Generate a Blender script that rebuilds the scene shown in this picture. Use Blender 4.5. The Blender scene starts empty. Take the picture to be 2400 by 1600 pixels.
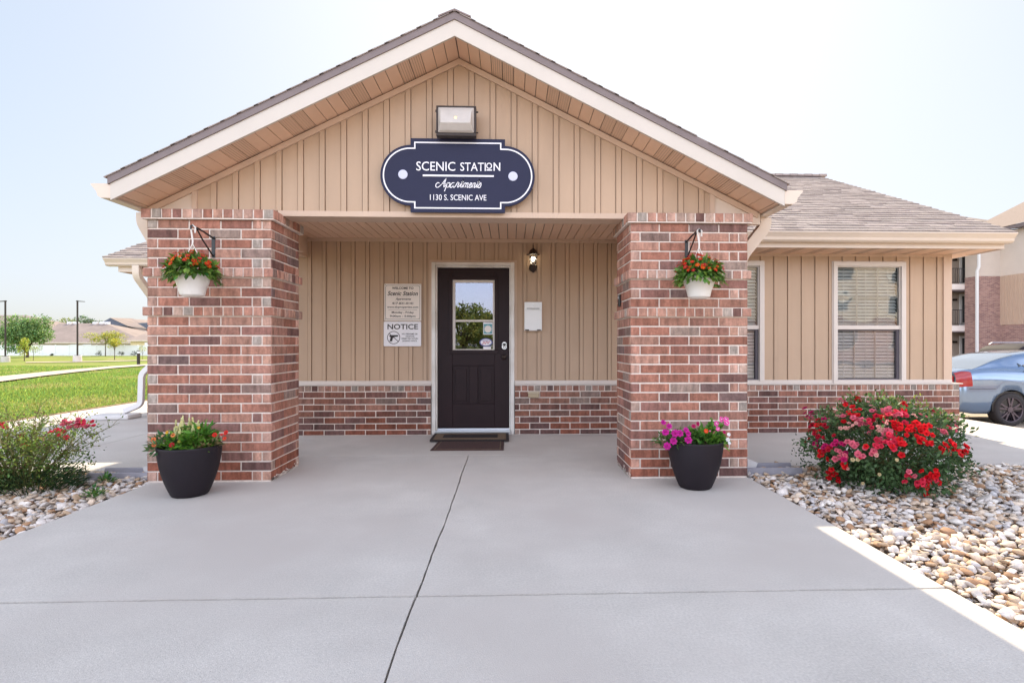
import bpy, bmesh, math, random
import numpy as np
from mathutils import Vector, Matrix
random.seed(7); RNG = np.random.default_rng(7)
R = math.radians
S = bpy.context.scene
C = S.collection

# ------------------------------------------------------------------ camera, sky, sun, exposure
EYE = 1.135; F = 1275.0; CX = 1239.0; CY = 808.0; YAW = math.atan(0.0344)
cam = bpy.data.cameras.new('camera'); camo = bpy.data.objects.new('camera', cam); C.objects.link(camo)
cam.sensor_width = 36; cam.lens = 36*F/2400
cam.shift_x = (1200-CX)/2400; cam.shift_y = (CY-800)/2400
cam.clip_start = 0.05; cam.clip_end = 3000
camo.location = (0, 0, EYE); camo.rotation_euler = (R(90), 0, -YAW)
S.camera = camo

SUN = Vector((0.2, 1.21, 1.0)).normalized()
ELEV = math.asin(SUN.z); AZ = math.atan2(SUN.x, SUN.y)
w = bpy.data.worlds.new('World'); S.world = w; w.use_nodes = True
nt = w.node_tree; bg = nt.nodes['Background']
sky = nt.nodes.new('ShaderNodeTexSky'); sky.sky_type = 'NISHITA'; sky.sun_disc = False
sky.sun_elevation = ELEV; sky.sun_rotation = AZ
sky.air_density = 1.0; sky.dust_density = 2.2; sky.ozone_density = 1.0
# sky dimmed towards the sun; unseen cloud added behind the camera to light the porch
def wn(t, **k):
    n = nt.nodes.new(t)
    for a, b in k.items(): setattr(n, a, b)
    return n
tcw = wn('ShaderNodeTexCoord'); sepw = wn('ShaderNodeSeparateXYZ'); nt.links.new(tcw.outputs['Generated'], sepw.inputs[0])
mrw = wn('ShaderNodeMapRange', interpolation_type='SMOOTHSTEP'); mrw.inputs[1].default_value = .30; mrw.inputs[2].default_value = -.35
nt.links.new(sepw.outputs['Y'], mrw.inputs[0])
den = wn('ShaderNodeMix', data_type='RGBA', blend_type='MULTIPLY'); den.inputs[0].default_value = 1; den.inputs[7].default_value = (.47, .47, .47, 1); den.clamp_result = False
nt.links.new(sky.outputs[0], den.inputs[6])
add1 = wn('ShaderNodeMix', data_type='RGBA', blend_type='ADD'); add1.inputs[0].default_value = 1; add1.inputs[6].default_value = (1, 1, 1, 1); add1.clamp_result = False
nt.links.new(den.outputs[2], add1.inputs[7])
frt = wn('ShaderNodeMix', data_type='RGBA', blend_type='DIVIDE'); frt.inputs[0].default_value = 1; nt.links.new(sky.outputs[0], frt.inputs[6]); nt.links.new(add1.outputs[2], frt.inputs[7])
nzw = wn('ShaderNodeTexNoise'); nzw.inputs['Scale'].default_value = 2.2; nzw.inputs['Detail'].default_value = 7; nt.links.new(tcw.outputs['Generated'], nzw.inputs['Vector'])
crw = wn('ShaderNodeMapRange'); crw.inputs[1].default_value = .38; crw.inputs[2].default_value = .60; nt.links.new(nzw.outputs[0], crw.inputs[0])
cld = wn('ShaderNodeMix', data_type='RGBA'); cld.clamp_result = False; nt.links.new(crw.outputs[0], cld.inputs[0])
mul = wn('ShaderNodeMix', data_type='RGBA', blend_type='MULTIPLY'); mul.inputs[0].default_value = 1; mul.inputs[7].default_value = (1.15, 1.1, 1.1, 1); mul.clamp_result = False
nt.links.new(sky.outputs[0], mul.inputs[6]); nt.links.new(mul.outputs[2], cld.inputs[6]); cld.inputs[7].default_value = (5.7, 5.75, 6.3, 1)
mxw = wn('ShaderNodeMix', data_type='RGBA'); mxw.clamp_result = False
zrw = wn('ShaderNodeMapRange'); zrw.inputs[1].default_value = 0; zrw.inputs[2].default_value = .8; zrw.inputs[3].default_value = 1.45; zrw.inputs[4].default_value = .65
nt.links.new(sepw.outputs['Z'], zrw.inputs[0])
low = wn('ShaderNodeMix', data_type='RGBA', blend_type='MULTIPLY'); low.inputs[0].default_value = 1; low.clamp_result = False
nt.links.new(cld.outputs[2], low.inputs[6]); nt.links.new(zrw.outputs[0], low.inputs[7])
ftn = wn('ShaderNodeMix', data_type='RGBA', blend_type='MULTIPLY'); ftn.inputs[0].default_value = 1; ftn.inputs[7].default_value = (1.11, 1.17, 1.27, 1); ftn.clamp_result = False
nt.links.new(frt.outputs[2], ftn.inputs[6])
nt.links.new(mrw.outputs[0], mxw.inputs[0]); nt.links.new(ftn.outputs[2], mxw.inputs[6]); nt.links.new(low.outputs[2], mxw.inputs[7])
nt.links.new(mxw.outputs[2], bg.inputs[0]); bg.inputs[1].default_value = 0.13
sl = bpy.data.lights.new('sun', 'SUN'); sl.energy = 2.3; sl.angle = R(0.6); sl.color = (1, .86, .63)
so = bpy.data.objects.new('sun', sl); C.objects.link(so)
so.rotation_euler = SUN.to_track_quat('Z', 'Y').to_euler(); so.location = (10, 40, 40)
S.view_settings.view_transform = 'Standard'; S.view_settings.look = 'None'
S.view_settings.gamma = 1; S.view_settings.exposure = 1.97
S.render.engine = 'CYCLES'
try:
    S.cycles.max_bounces = 8; S.cycles.diffuse_bounces = 5; S.cycles.transparent_max_bounces = 16
    S.cycles.caustics_reflective = False; S.cycles.caustics_refractive = False
    S.cycles.sample_clamp_indirect = 8
except Exception: pass

# ------------------------------------------------------------------ measuring helpers (photo reading -> metres)
cs, sn = math.cos(YAW), math.sin(YAW)
def PY(u, v, Y):                 # point of the vertical plane y = Y
    k = (u-CX)/F; d = Y/(cs-k*sn); return Vector((k*d*cs+d*sn, Y, EYE+(CY-v)*d/F))
def PG(u, v, z=0.0):             # point of the horizontal plane z
    d = (EYE-z)*F/(v-CY); k = (u-CX)/F; return Vector((k*d*cs+d*sn, -k*d*sn+d*cs, z))
def PD(u, v, d):                 # point at depth d
    k = (u-CX)/F; return Vector((k*d*cs+d*sn, -k*d*sn+d*cs, EYE+(CY-v)*d/F))

# ------------------------------------------------------------------ materials
def lk(nt, a, b): nt.links.new(a, b)
def mat(name, base, rough=.6, metal=0, spec=.5, noise=0, nscale=8, stretch=(1,1,1), bump=0, bscale=60, attr=False,
        noise2=0, n2scale=1.2, emit=None, estr=0, coat=0, transl=0, tint=None):
    m = bpy.data.materials.new(name); m.use_nodes = True; nt = m.node_tree
    p = nt.nodes['Principled BSDF']
    p.inputs['Roughness'].default_value = rough; p.inputs['Metallic'].default_value = metal
    p.inputs['Specular IOR Level'].default_value = spec
    p.inputs['Coat Weight'].default_value = coat
    col = (*base, 1); src = None
    tc = nt.nodes.new('ShaderNodeTexCoord')
    def mapping(sc):
        mp = nt.nodes.new('ShaderNodeMapping'); mp.inputs['Scale'].default_value = sc
        lk(nt, tc.outputs['Object'], mp.inputs['Vector']); return mp.outputs[0]
    if attr:
        a = nt.nodes.new('ShaderNodeAttribute'); a.attribute_name = 'Col'
        mx = nt.nodes.new('ShaderNodeMix'); mx.data_type = 'RGBA'; mx.blend_type = 'MULTIPLY'; mx.inputs[0].default_value = 1
        mx.inputs[6].default_value = col; lk(nt, a.outputs['Color'], mx.inputs[7]); src = mx.outputs[2]
    for amt, sc, st in ((noise, nscale, stretch), (noise2, n2scale, (1,1,1))):
        if amt:
            n = nt.nodes.new('ShaderNodeTexNoise'); n.inputs['Scale'].default_value = sc; n.inputs['Detail'].default_value = 6
            n.inputs['Roughness'].default_value = .6
            lk(nt, mapping(st), n.inputs['Vector'])
            r = nt.nodes.new('ShaderNodeMapRange'); r.inputs[1].default_value = .3; r.inputs[2].default_value = .7
            r.inputs[3].default_value = 1-amt; r.inputs[4].default_value = 1+amt*.8
            lk(nt, n.outputs[0], r.inputs[0])
            mx = nt.nodes.new('ShaderNodeMix'); mx.data_type = 'RGBA'; mx.blend_type = 'MULTIPLY'; mx.inputs[0].default_value = 1
            mx.clamp_result = False
            if src is None: mx.inputs[6].default_value = col
            else: lk(nt, src, mx.inputs[6])
            lk(nt, r.outputs[0], mx.inputs[7]); src = mx.outputs[2]
    if tint:
        n = nt.nodes.new('ShaderNodeTexNoise'); n.inputs['Scale'].default_value = tint[1]; n.inputs['Detail'].default_value = 5
        lk(nt, mapping(tint[2] if len(tint) > 2 else (1,1,1)), n.inputs['Vector'])
        r = nt.nodes.new('ShaderNodeMapRange'); r.inputs[1].default_value = .42; r.inputs[2].default_value = .62
        lk(nt, n.outputs[0], r.inputs[0])
        mx = nt.nodes.new('ShaderNodeMix'); mx.data_type = 'RGBA'; lk(nt, r.outputs[0], mx.inputs[0])
        if src is None: mx.inputs[6].default_value = col
        else: lk(nt, src, mx.inputs[6])
        mx.inputs[7].default_value = (*tint[0], 1); src = mx.outputs[2]
    if src is None: p.inputs['Base Color'].default_value = col
    else: lk(nt, src, p.inputs['Base Color'])
    if bump:
        n = nt.nodes.new('ShaderNodeTexNoise'); n.inputs['Scale'].default_value = bscale; n.inputs['Detail'].default_value = 4
        lk(nt, mapping((1,1,1)), n.inputs['Vector'])
        b = nt.nodes.new('ShaderNodeBump'); b.inputs['Strength'].default_value = bump; b.inputs['Distance'].default_value = .01
        lk(nt, n.outputs[0], b.inputs['Height']); lk(nt, b.outputs[0], p.inputs['Normal'])
    if emit:
        p.inputs['Emission Color'].default_value = (*emit, 1); p.inputs['Emission Strength'].default_value = estr
    if transl:
        t = nt.nodes.new('ShaderNodeBsdfTranslucent'); mixs = nt.nodes.new('ShaderNodeMixShader'); mixs.inputs[0].default_value = transl
        if src is not None: lk(nt, src, t.inputs[0])
        else: t.inputs[0].default_value = col
        out = nt.nodes['Material Output']
        lk(nt, p.outputs[0], mixs.inputs[1]); lk(nt, t.outputs[0], mixs.inputs[2]); lk(nt, mixs.outputs[0], out.inputs[0])
    return m
def glass_mat(name, ior=1.6, tint=(.8,.85,.85), wav=.0, rough=0.0, gcol=(.95,.95,.97)):
    m = bpy.data.materials.new(name); m.use_nodes = True; nt = m.node_tree; nt.nodes.remove(nt.nodes['Principled BSDF'])
    out = nt.nodes['Material Output']
    t = nt.nodes.new('ShaderNodeBsdfTransparent'); t.inputs[0].default_value = (*tint, 1)
    g = nt.nodes.new('ShaderNodeBsdfGlossy'); g.inputs['Roughness'].default_value = rough; g.inputs[0].default_value = (*gcol,1)
    fr = nt.nodes.new('ShaderNodeFresnel'); fr.inputs[0].default_value = ior
    mx = nt.nodes.new('ShaderNodeMixShader'); lk(nt, fr.outputs[0], mx.inputs[0]); lk(nt, t.outputs[0], mx.inputs[1]); lk(nt, g.outputs[0], mx.inputs[2])
    lk(nt, mx.outputs[0], out.inputs[0])
    if wav:
        tc = nt.nodes.new('ShaderNodeTexCoord'); n = nt.nodes.new('ShaderNodeTexNoise'); n.inputs['Scale'].default_value = 3.2; n.inputs['Detail'].default_value = 1
        lk(nt, tc.outputs['Object'], n.inputs['Vector'])
        b = nt.nodes.new('ShaderNodeBump'); b.inputs['Strength'].default_value = wav; b.inputs['Distance'].default_value = .02
        lk(nt, n.outputs[0], b.inputs['Height']); lk(nt, b.outputs[0], g.inputs['Normal']); 
    return m
M = {}
M['brick'] = mat('brick', (1,1,1), .85, spec=.25, attr=True, noise=.42, nscale=7, stretch=(3.0,3.0,.8), noise2=.20, n2scale=50, bump=.5, bscale=90)
M['mortar'] = mat('mortar', (.71,.61,.545), .9, spec=.2, noise=.12, nscale=40, bump=.4, bscale=120)
M['siding'] = mat('vinyl_siding', (.480,.337,.235), .55, spec=.35, noise=.07, nscale=4, stretch=(1,1,.12), noise2=.05, n2scale=1.1, bump=.06, bscale=30)
M['siding2'] = mat('vinyl_siding_trim', (.56,.41,.31), .5, spec=.35, noise=.04, nscale=3)
M['fascia'] = mat('fascia_metal', (.58,.52,.465), .45, spec=.4, noise=.04, nscale=2)
M['drip'] = mat('drip_edge', (.205,.165,.165), .6, spec=.3, noise=.08, nscale=6)
M['soffit'] = mat('soffit_vinyl', (.72,.49,.355), .5, spec=.35, noise=.04, nscale=2)
M['vent'] = None
M['gutter'] = mat('gutter_metal', (.66,.55,.46), .4, spec=.45, noise=.04, nscale=3)
M['shingle'] = mat('asphalt_shingle', (1,1,1), .95, spec=.15, attr=True, noise=.22, nscale=90, noise2=.15, n2scale=14, bump=.5, bscale=200)
M['concrete'] = mat('concrete', (.555,.523,.485), .85, spec=.25, noise=.10, nscale=2.0, noise2=.14, n2scale=90, bump=.28, bscale=190, tint=((.505,.465,.43), .8))
M['lot'] = mat('lot_concrete', (.50,.42,.34), .9, spec=.2, noise=.07, nscale=.8, noise2=.07, n2scale=30, bump=.1, bscale=80)
M['soil'] = mat('soil', (.15,.11,.08), 1, noise=.3, nscale=20, bump=.5)
M['grass'] = mat('grass_ground', (.18,.235,.05), .95, spec=.1, noise=.30, nscale=1.1, stretch=(1,.35,1), noise2=.35, n2scale=14, bump=.8, bscale=50, tint=((.24,.25,.07), .35, (1,.4,1)))
M['blade'] = mat('grass_blade', (1,1,1), .7, spec=.2, attr=True, transl=.4)
M['leaf'] = mat('leaf', (1,1,1), .5, spec=.35, attr=True, transl=.35)
M['petal'] = mat('petal', (1,1,1), .6, spec=.2, attr=True, transl=.3)
M['bark'] = mat('bark', (.10,.07,.045), .9, noise=.3, nscale=14, bump=.6)
M['stem'] = mat('stem', (.15,.14,.05), .7, noise=.3, nscale=20)
M['rock'] = mat('river_rock', (1,1,1), .7, spec=.3, attr=True, noise=.22, nscale=22, noise2=.12, n2scale=90, bump=.3, bscale=70)
M['white'] = mat('white_paint', (.80,.79,.78), .4, spec=.45, noise=.03, nscale=3)
M['frame'] = mat('door_frame_paint', (.74,.70,.66), .45, spec=.4, noise=.04, nscale=4, tint=((.60,.55,.50), 3))
M['vinyl'] = mat('window_vinyl', (.62,.55,.50), .35, spec=.45, noise=.03, nscale=3)
M['door'] = mat('door_paint', (.020,.008,.010), .5, spec=.22, noise=.12, nscale=4, bump=.05, bscale=50)
M['black'] = mat('black_metal', (.012,.011,.012), .4, spec=.5)
M['bronze'] = mat('bronze_metal', (.035,.022,.017), .45, metal=.3, spec=.5, noise=.2, nscale=30)
M['pot'] = mat('black_resin', (.012,.008,.012), .6, spec=.3, noise=.15, nscale=6, bump=.08, bscale=90)
M['potw'] = mat('white_plastic', (.78,.74,.70), .35, spec=.45, noise=.04, nscale=5, transl=.12)
M['navy'] = mat('navy_sign_paint', (.020,.021,.052), .5, spec=.22, noise=.06, nscale=3)
M['signwhite'] = mat('sign_white', (.80,.78,.82), .4, spec=.4)
M['signcream'] = mat('sign_cream', (.80,.72,.66), .4, spec=.4, noise=.03, nscale=8)
M['signgrey'] = mat('sign_grey_white', (.80,.78,.81), .4, spec=.4, noise=.03, nscale=8)
M['ink'] = mat('sign_ink', (.025,.018,.018), .5)
M['screw'] = mat('screw_cap', (.55,.56,.72), .4, spec=.5)
M['glass'] = glass_mat('window_glass', 1.55, (.9,.92,.92), wav=.12)
M['screenglass'] = glass_mat('screened_glass', 1.5, (.95,.94,.94), wav=.12)
M['doorglass'] = glass_mat('door_glass', 2.3, (.6,.62,.65), wav=.03, gcol=(.74,.73,.88))
M['lensglass'] = glass_mat('lantern_glass', 1.35, (.95,.93,.88))
M['lens'] = mat('floodlight_lens', (.74,.68,.64), .25, spec=.6, noise=.06, nscale=12, transl=.3)
M['bulb'] = mat('bulb', (1,.95,.8), .3, emit=(1,.86,.62), estr=3.2)
M['amber'] = mat('sensor', (.9,.55,.12), .3, emit=(1,.6,.15), estr=1.0)
M['blind'] = mat('blind_slat', (.88,.84,.80), .5, spec=.3)
M['darkroom'] = mat('dark_interior', (.05,.045,.045), .9)
M['mat_dark'] = mat('mat_rubber', (.020,.013,.013), .85, noise=.3, nscale=60, bump=.4, bscale=200)
M['mat_tan'] = mat('mat_tan', (.17,.115,.07), .95, noise=.3, nscale=80, bump=.6, bscale=300)
M['mat_brown'] = mat('mat_brown', (.065,.03,.027), .95, noise=.3, nscale=60, bump=.5, bscale=250)
M['steel'] = mat('steel', (.6,.6,.62), .3, metal=.9)
M['plasticgrey'] = mat('grey_plastic', (.30,.285,.32), .55, spec=.4, noise=.12, nscale=8)
M['spout'] = mat('spout_white', (.66,.63,.62), .4, spec=.4, noise=.05, nscale=6)
M['carpaint'] = mat('car_paint', (.19,.27,.40), .14, metal=.6, spec=.6, coat=.8)
M['cardark'] = mat('car_dark_paint', (.025,.02,.025), .75, spec=.2)
M['carglass'] = mat('car_glass', (.03,.04,.05), .05, spec=.9, coat=.6)
M['tyre'] = mat('tyre', (.022,.018,.020), .75, noise=.15, nscale=20)
M['rim'] = mat('rim', (.11,.09,.11), .3, metal=.6)
M['taillight'] = mat('tail_light', (.32,.006,.012), .15, spec=.6, coat=.4)
M['housewall'] = mat('house_wall', (.45,.36,.27), .8, noise=.05, nscale=1)
M['houseroof'] = mat('house_roof', (.26,.205,.185), .95, noise=.15, nscale=.5, noise2=.12, n2scale=6)
M['houseblue'] = mat('house_bluegrey', (.10,.11,.15), .8, noise=.08, nscale=1)
M['farbrick'] = mat('far_brick', (.30,.13,.10), .9, noise=.2, nscale=5)
M['cream'] = mat('cream_siding', (.62,.53,.44), .7, noise=.04, nscale=1)
M['concbase'] = mat('pole_base', (.55,.50,.46), .9, noise=.08, nscale=3)

# ------------------------------------------------------------------ mesh helpers
def tag(o, label=None, cat=None, group=None, kind=None):
    if label: o['label'] = label
    if cat: o['category'] = cat
    if group: o['group'] = group
    if kind: o['kind'] = kind
    return o
def empty(name, loc=(0,0,0), label=None, cat=None, group=None, rz=0):
    o = bpy.data.objects.new(name, None); C.objects.link(o); o.location = loc; o.rotation_euler = (0,0,rz)
    return tag(o, label, cat, group)
def sub(a, b): return tuple(a[i]-b[i] for i in range(3))
class MB:
    def __init__(s): s.v = []; s.f = []; s.c = []; s.col = (1,1,1)
    def add(s, vs, fs, col=None):
        b = len(s.v); s.v += [tuple(x) for x in vs]; s.f += [tuple(i+b for i in f) for f in fs]
        s.c += [col or s.col]*len(vs)
    def box(s, x0, x1, y0, y1, z0, z1, col=None, M4=None):
        vs = [(x0,y0,z0),(x1,y0,z0),(x1,y1,z0),(x0,y1,z0),(x0,y0,z1),(x1,y0,z1),(x1,y1,z1),(x0,y1,z1)]
        if M4 is not None: vs = [M4 @ Vector(v) for v in vs]
        s.add(vs, [(0,3,2,1),(4,5,6,7),(0,1,5,4),(1,2,6,5),(2,3,7,6),(3,0,4,7)], col)
    def prism_y(s, poly, y0, y1, col=None):      # polygon in xz (ccw seen from -y) extruded along y
        n = len(poly); vs = [(x,y0,z) for x,z in poly]+[(x,y1,z) for x,z in poly]
        fs = [tuple(range(n)), tuple(range(2*n-1, n-1, -1))]+[(i, i+n, (i+1)%n+n, (i+1)%n) for i in range(n)]
        s.add(vs, fs, col)
    def prism_x(s, poly, x0, x1, col=None):      # polygon in yz
        n = len(poly); vs = [(x0,y,z) for y,z in poly]+[(x1,y,z) for y,z in poly]
        fs = [tuple(range(n)), tuple(range(2*n-1, n-1, -1))]+[(i, i+n, (i+1)%n+n, (i+1)%n) for i in range(n)]
        s.add(vs, fs, col)
    def prism_z(s, poly, z0, z1, col=None):
        n = len(poly); vs = [(x,y,z0) for x,y in poly]+[(x,y,z1) for x,y in poly]
        fs = [tuple(range(n-1,-1,-1)), tuple(range(n, 2*n))]+[(i, (i+1)%n, (i+1)%n+n, i+n) for i in range(n)]
        s.add(vs, fs, col)
    def tube(s, pts, r, n=8, col=None, caps=True, prof=None):
        pts = [Vector(p) for p in pts]; rs = r if isinstance(r, (list, tuple)) else [r]*len(pts)
        rings = []; up = Vector((0,0,1)); prev = None
        for i, p in enumerate(pts):
            t = (pts[min(i+1, len(pts)-1)]-pts[max(i-1, 0)]).normalized()
            if prev is None:
                a = up if abs(t.z) < .9 else Vector((0,1,0)); x = t.cross(a).normalized()
            else:
                x = (prev-t*prev.dot(t)).normalized()
            prev = x; y = t.cross(x)
            if prof: rings.append([p+x*(a*rs[i])+y*(b*rs[i]) for a, b in prof])
            else: rings.append([p+x*math.cos(2*math.pi*k/n)*rs[i]+y*math.sin(2*math.pi*k/n)*rs[i] for k in range(n)])
        m = len(rings[0]); vs = [q for rg in rings for q in rg]; fs = []
        for i in range(len(rings)-1):
            for k in range(m):
                a = i*m+k; b = i*m+(k+1)%m; fs.append((a, b, b+m, a+m))
        if caps: fs += [tuple(range(m-1,-1,-1)), tuple(range((len(rings)-1)*m, len(rings)*m))]
        s.add(vs, fs, col)
    def lathe(s, prof, n=32, center=(0,0,0), col=None, M4=None):   # prof: (r,z)
        vs = []; fs = []
        for r, z in prof:
            for k in range(n):
                a = 2*math.pi*k/n; p = Vector((center[0]+r*math.cos(a), center[1]+r*math.sin(a), center[2]+z))
                vs.append(M4 @ p if M4 is not None else p)
        for i in range(len(prof)-1):
            for k in range(n):
                a = i*n+k; b = i*n+(k+1)%n; fs.append((a, b, b+n, a+n))
        s.add(vs, fs, col)
    def build(s, name, m, parent=None, smooth=False, loc=None, bevel=0):
        me = bpy.data.meshes.new(name); me.from_pydata(s.v, [], s.f); me.update()
        ca = me.color_attributes.new('Col', 'FLOAT_COLOR', 'POINT')
        arr = np.ones((len(s.v), 4), dtype=np.float32); arr[:, :3] = np.array(s.c, dtype=np.float32).reshape(-1, 3)
        ca.data.foreach_set('color', arr.ravel())
        bm = bmesh.new(); bm.from_mesh(me); bmesh.ops.recalc_face_normals(bm, faces=bm.faces); bm.to_mesh(me); bm.free()
        me.materials.append(m)
        if smooth:
            me.polygons.foreach_set('use_smooth', [True]*len(me.polygons))
        o = bpy.data.objects.new(name, me); C.objects.link(o)
        if parent is not None: o.parent = parent
        if bevel:
            b = o.modifiers.new('b', 'BEVEL'); b.width = bevel; b.segments = 2; b.limit_method = 'ANGLE'; b.angle_limit = R(40)
        if parent is not None and loc is None:
            # meshes are written in world coordinates: take the parent's place off again
            pm = parent_matrix(parent).inverted()
            me.transform(pm)
        return o
def parent_matrix(p):
    m = Matrix.LocRotScale(p.location, p.rotation_euler, p.scale)
    return (parent_matrix(p.parent) @ m) if p.parent else m
def localize(o, loc):       # move a world-coordinate mesh's origin to loc (top-level single mesh things)
    o.data.transform(Matrix.Translation(-Vector(loc))); o.location = loc; return o
def np_mesh(name, V, Fc, Cc, m, parent=None, smooth=False):
    V = np.asarray(V, dtype=np.float32); Fc = np.asarray(Fc, dtype=np.int32); k = Fc.shape[1]
    me = bpy.data.meshes.new(name); me.vertices.add(len(V)); me.vertices.foreach_set('co', V.ravel())
    me.loops.add(Fc.size); me.loops.foreach_set('vertex_index', Fc.ravel())
    me.polygons.add(len(Fc)); me.polygons.foreach_set('loop_start', np.arange(0, Fc.size, k, dtype=np.int32))
    try: me.polygons.foreach_set('loop_total', np.full(len(Fc), k, dtype=np.int32))
    except Exception: pass
    me.update(calc_edges=True)
    ca = me.color_attributes.new('Col', 'FLOAT_COLOR', 'POINT'); a = np.ones((len(V), 4), dtype=np.float32); a[:, :3] = Cc
    ca.data.foreach_set('color', a.ravel())
    if smooth: me.polygons.foreach_set('use_smooth', np.ones(len(Fc), dtype=bool))
    me.materials.append(m); o = bpy.data.objects.new(name, me); C.objects.link(o)
    if parent is not None:
        o.parent = parent; me.transform(parent_matrix(parent).inverted())
    return o
def unit(a): return a/np.maximum(np.linalg.norm(a, axis=-1, keepdims=True), 1e-9)
def rand_dirs(n, rng=None):
    rng = rng or RNG; return unit(rng.normal(size=(n, 3)))
class LF:                       # leaves and petals: folded diamonds, many at once
    def __init__(s): s.V = []; s.F = []; s.C = []; s.n = 0
    def leaves(s, P, A, N, L, W, col, fold=.25, pos=.45):
        P = np.asarray(P, float); n = len(P)
        if n == 0: return
        A = unit(np.asarray(A, float)); N = np.asarray(N, float); N = unit(N-A*np.sum(N*A, 1, keepdims=True)); B = np.cross(A, N)
        L = np.broadcast_to(np.asarray(L, float), (n,))[:, None]; W = np.broadcast_to(np.asarray(W, float), (n,))[:, None]
        v0 = P; v2 = P+A*L; mid = P+A*L*pos
        v1 = mid+B*W*.5+N*W*fold*.5; v3 = mid-B*W*.5+N*W*fold*.5
        V = np.stack([v0, v1, v2, v3], 1).reshape(-1, 3); i = np.arange(n)[:, None]*4+s.n
        Fc = np.concatenate([np.concatenate([i, i+1, i+2], 1), np.concatenate([i, i+2, i+3], 1)])
        col = np.broadcast_to(np.asarray(col, float), (n, 3)); s.V.append(V); s.F.append(Fc); s.C.append(np.repeat(col, 4, 0)); s.n += 4*n
    def bloom(s, P, D, r, col, petals=6, rings=2, cup=.5, centre=None):
        P = np.asarray(P, float); n = len(P); D = unit(np.asarray(D, float)); T = unit(np.cross(D, rand_dirs(n))); B = np.cross(D, T)
        r = np.broadcast_to(np.asarray(r, float), (n,))[:, None]
        for k in range(rings):
            rr = r*(1-.32*k)
            for j in range(petals):
                a = 2*math.pi*(j+.5*k)/petals; dr = T*math.cos(a)+B*math.sin(a)
                ax = dr*(1-cup*.35*(k+1))+D*cup*(.35+.5*k)
                shade = np.clip(1+RNG.normal(0, .13, (n, 1))-.12*k, .4, 1.5)
                s.leaves(P, ax, D, rr[:, 0], rr[:, 0]*(2.6*math.pi/petals*.62), np.asarray(col)*shade, fold=-.12, pos=.62)
        if centre is not None:
            s.leaves(P+D*r*.12, T, D, r[:, 0]*.35, r[:, 0]*.35, centre); s.leaves(P+D*r*.12, -T, D, r[:, 0]*.35, r[:, 0]*.35, centre)
    def build(s, name, m, parent=None):
        return np_mesh(name, np.concatenate(s.V), np.concatenate(s.F), np.concatenate(s.C), m, parent)
def green(n, base, var=.3, hue=.15):
    b = np.array(base)[None, :]; k = np.exp(RNG.normal(0, var, (n, 1))); h = RNG.normal(0, hue, (n, 1))
    return np.clip(b*k*np.concatenate([1+h*1.6, 1+h*.3, 1-h*.6], 1), .004, .9)

# ------------------------------------------------------------------ main dimensions
YP = 4.59; PDEP = .585; YB = 6.90; YS = 6.965; YG = 4.75; YR = 4.352
RX = -.44; HALF = 2.6745; PITCH = .498; ZE = 2.392             # porch gable: ridge x, half width, slope, fascia top at the eave
CR = .0801                                                     # brick course
WX0, WX1 = -2.955, 2.04                                        # walkway edges
SILL = .625

# ------------------------------------------------------------------ terrain and paving
def smooth(t): t = max(0., min(1., t)); return t*t*(3-2*t)
def zl(y): return -.20*smooth((y-12)/22) - .56*smooth((y-34)/24)
def T(x, y):
    z = -.07
    if x < -7.3: z = -.012 + zl(y)
    if x > 6.4: z = -.03-.45*smooth((x-6.8)/2.4)
    if y < -3: z = min(z, -.2)
    if y > 25 and x > -7.3: z = -.5 if x > 6.4 else zl(y)
    return z
def grid(name, xs, ys, zf, m, kind='structure'):
    V = [(x, y, zf(x, y)) for y in ys for x in xs]; nx = len(xs)
    Fc = [(j*nx+i, j*nx+i+1, (j+1)*nx+i+1, (j+1)*nx+i) for j in range(len(ys)-1) for i in range(nx-1)]
    o = np_mesh(name, V, Fc, np.ones((len(V), 3)), m, smooth=True); tag(o, kind=kind); return o
xs = [-900,-400,-200,-120,-80]+list(np.arange(-60, -7.4, 2.5))+[-7.42,-7.4,-7.2,-4,0,3,6.3,6.5,7,7.6,8.2,8.8,9.4,12,20,40,80,200,400,900]
ys = [-900,-300,-100,-40,-10,-3.2,-2.9,0,4,8,12]+list(np.arange(14, 62, 3))+[70,90,130,200,400,1200]
g = grid('ground', xs, ys, T, M['grass'])
tag(g, 'mown green lawn and open ground around the office', 'ground')
def jit(a0, a1, n, fixed, amp, horiz):
    out = []
    for i in range(n+1):
        t = a0+(a1-a0)*i/n; j = fixed+random.uniform(-amp, amp); out.append((t, j) if horiz else (j, t))
    return out
# walkway of four slabs with real open joints
walk = MB(); JY = 2.475; gp = .0042
def slab(mb, x0, x1, y0, y1, z0=-.12, z1=0, jx=0, jy=0):
    mb.prism_z([(x0,y0),(x1,y0),(x1,y1),(x0,y1)], z0, z1)
def joint_x(y): return RX+.02+.0045*math.sin(y*2.1)+.0025*math.sin(y*7.3+1)
def walk_half(mb, left, y0, y1):
    n = 40; edge = [(joint_x(y0+(y1-y0)*i/n)+random.uniform(-.0022,.0022)+(-gp if left else gp), y0+(y1-y0)*i/n) for i in range(n+1)]
    side = WX0 if left else WX1
    m = 30
    bot = [(side+(edge[0][0]-side)*i/m, y0+random.uniform(-.0035,.0035)) for i in range(m)]
    top = [(edge[-1][0]+(side-edge[-1][0])*i/m, y1+random.uniform(-.002,.002)) for i in range(1, m+1)]
    poly = bot+edge+top
    mb.prism_z(poly, -.12, 0)
for left in (True, False):
    walk_half(walk, left, JY+.0085, 5.62); walk_half(walk, left, -3.0, JY-.0085)
walk.box(WX0, WX1, 5.628, 7.1, -.12, 0)
o = walk.build('walkway', M['concrete']); tag(o, 'pale concrete walkway with a crossing pair of joints leading to the door', 'walkway', kind='structure')
sw = MB()
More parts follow.
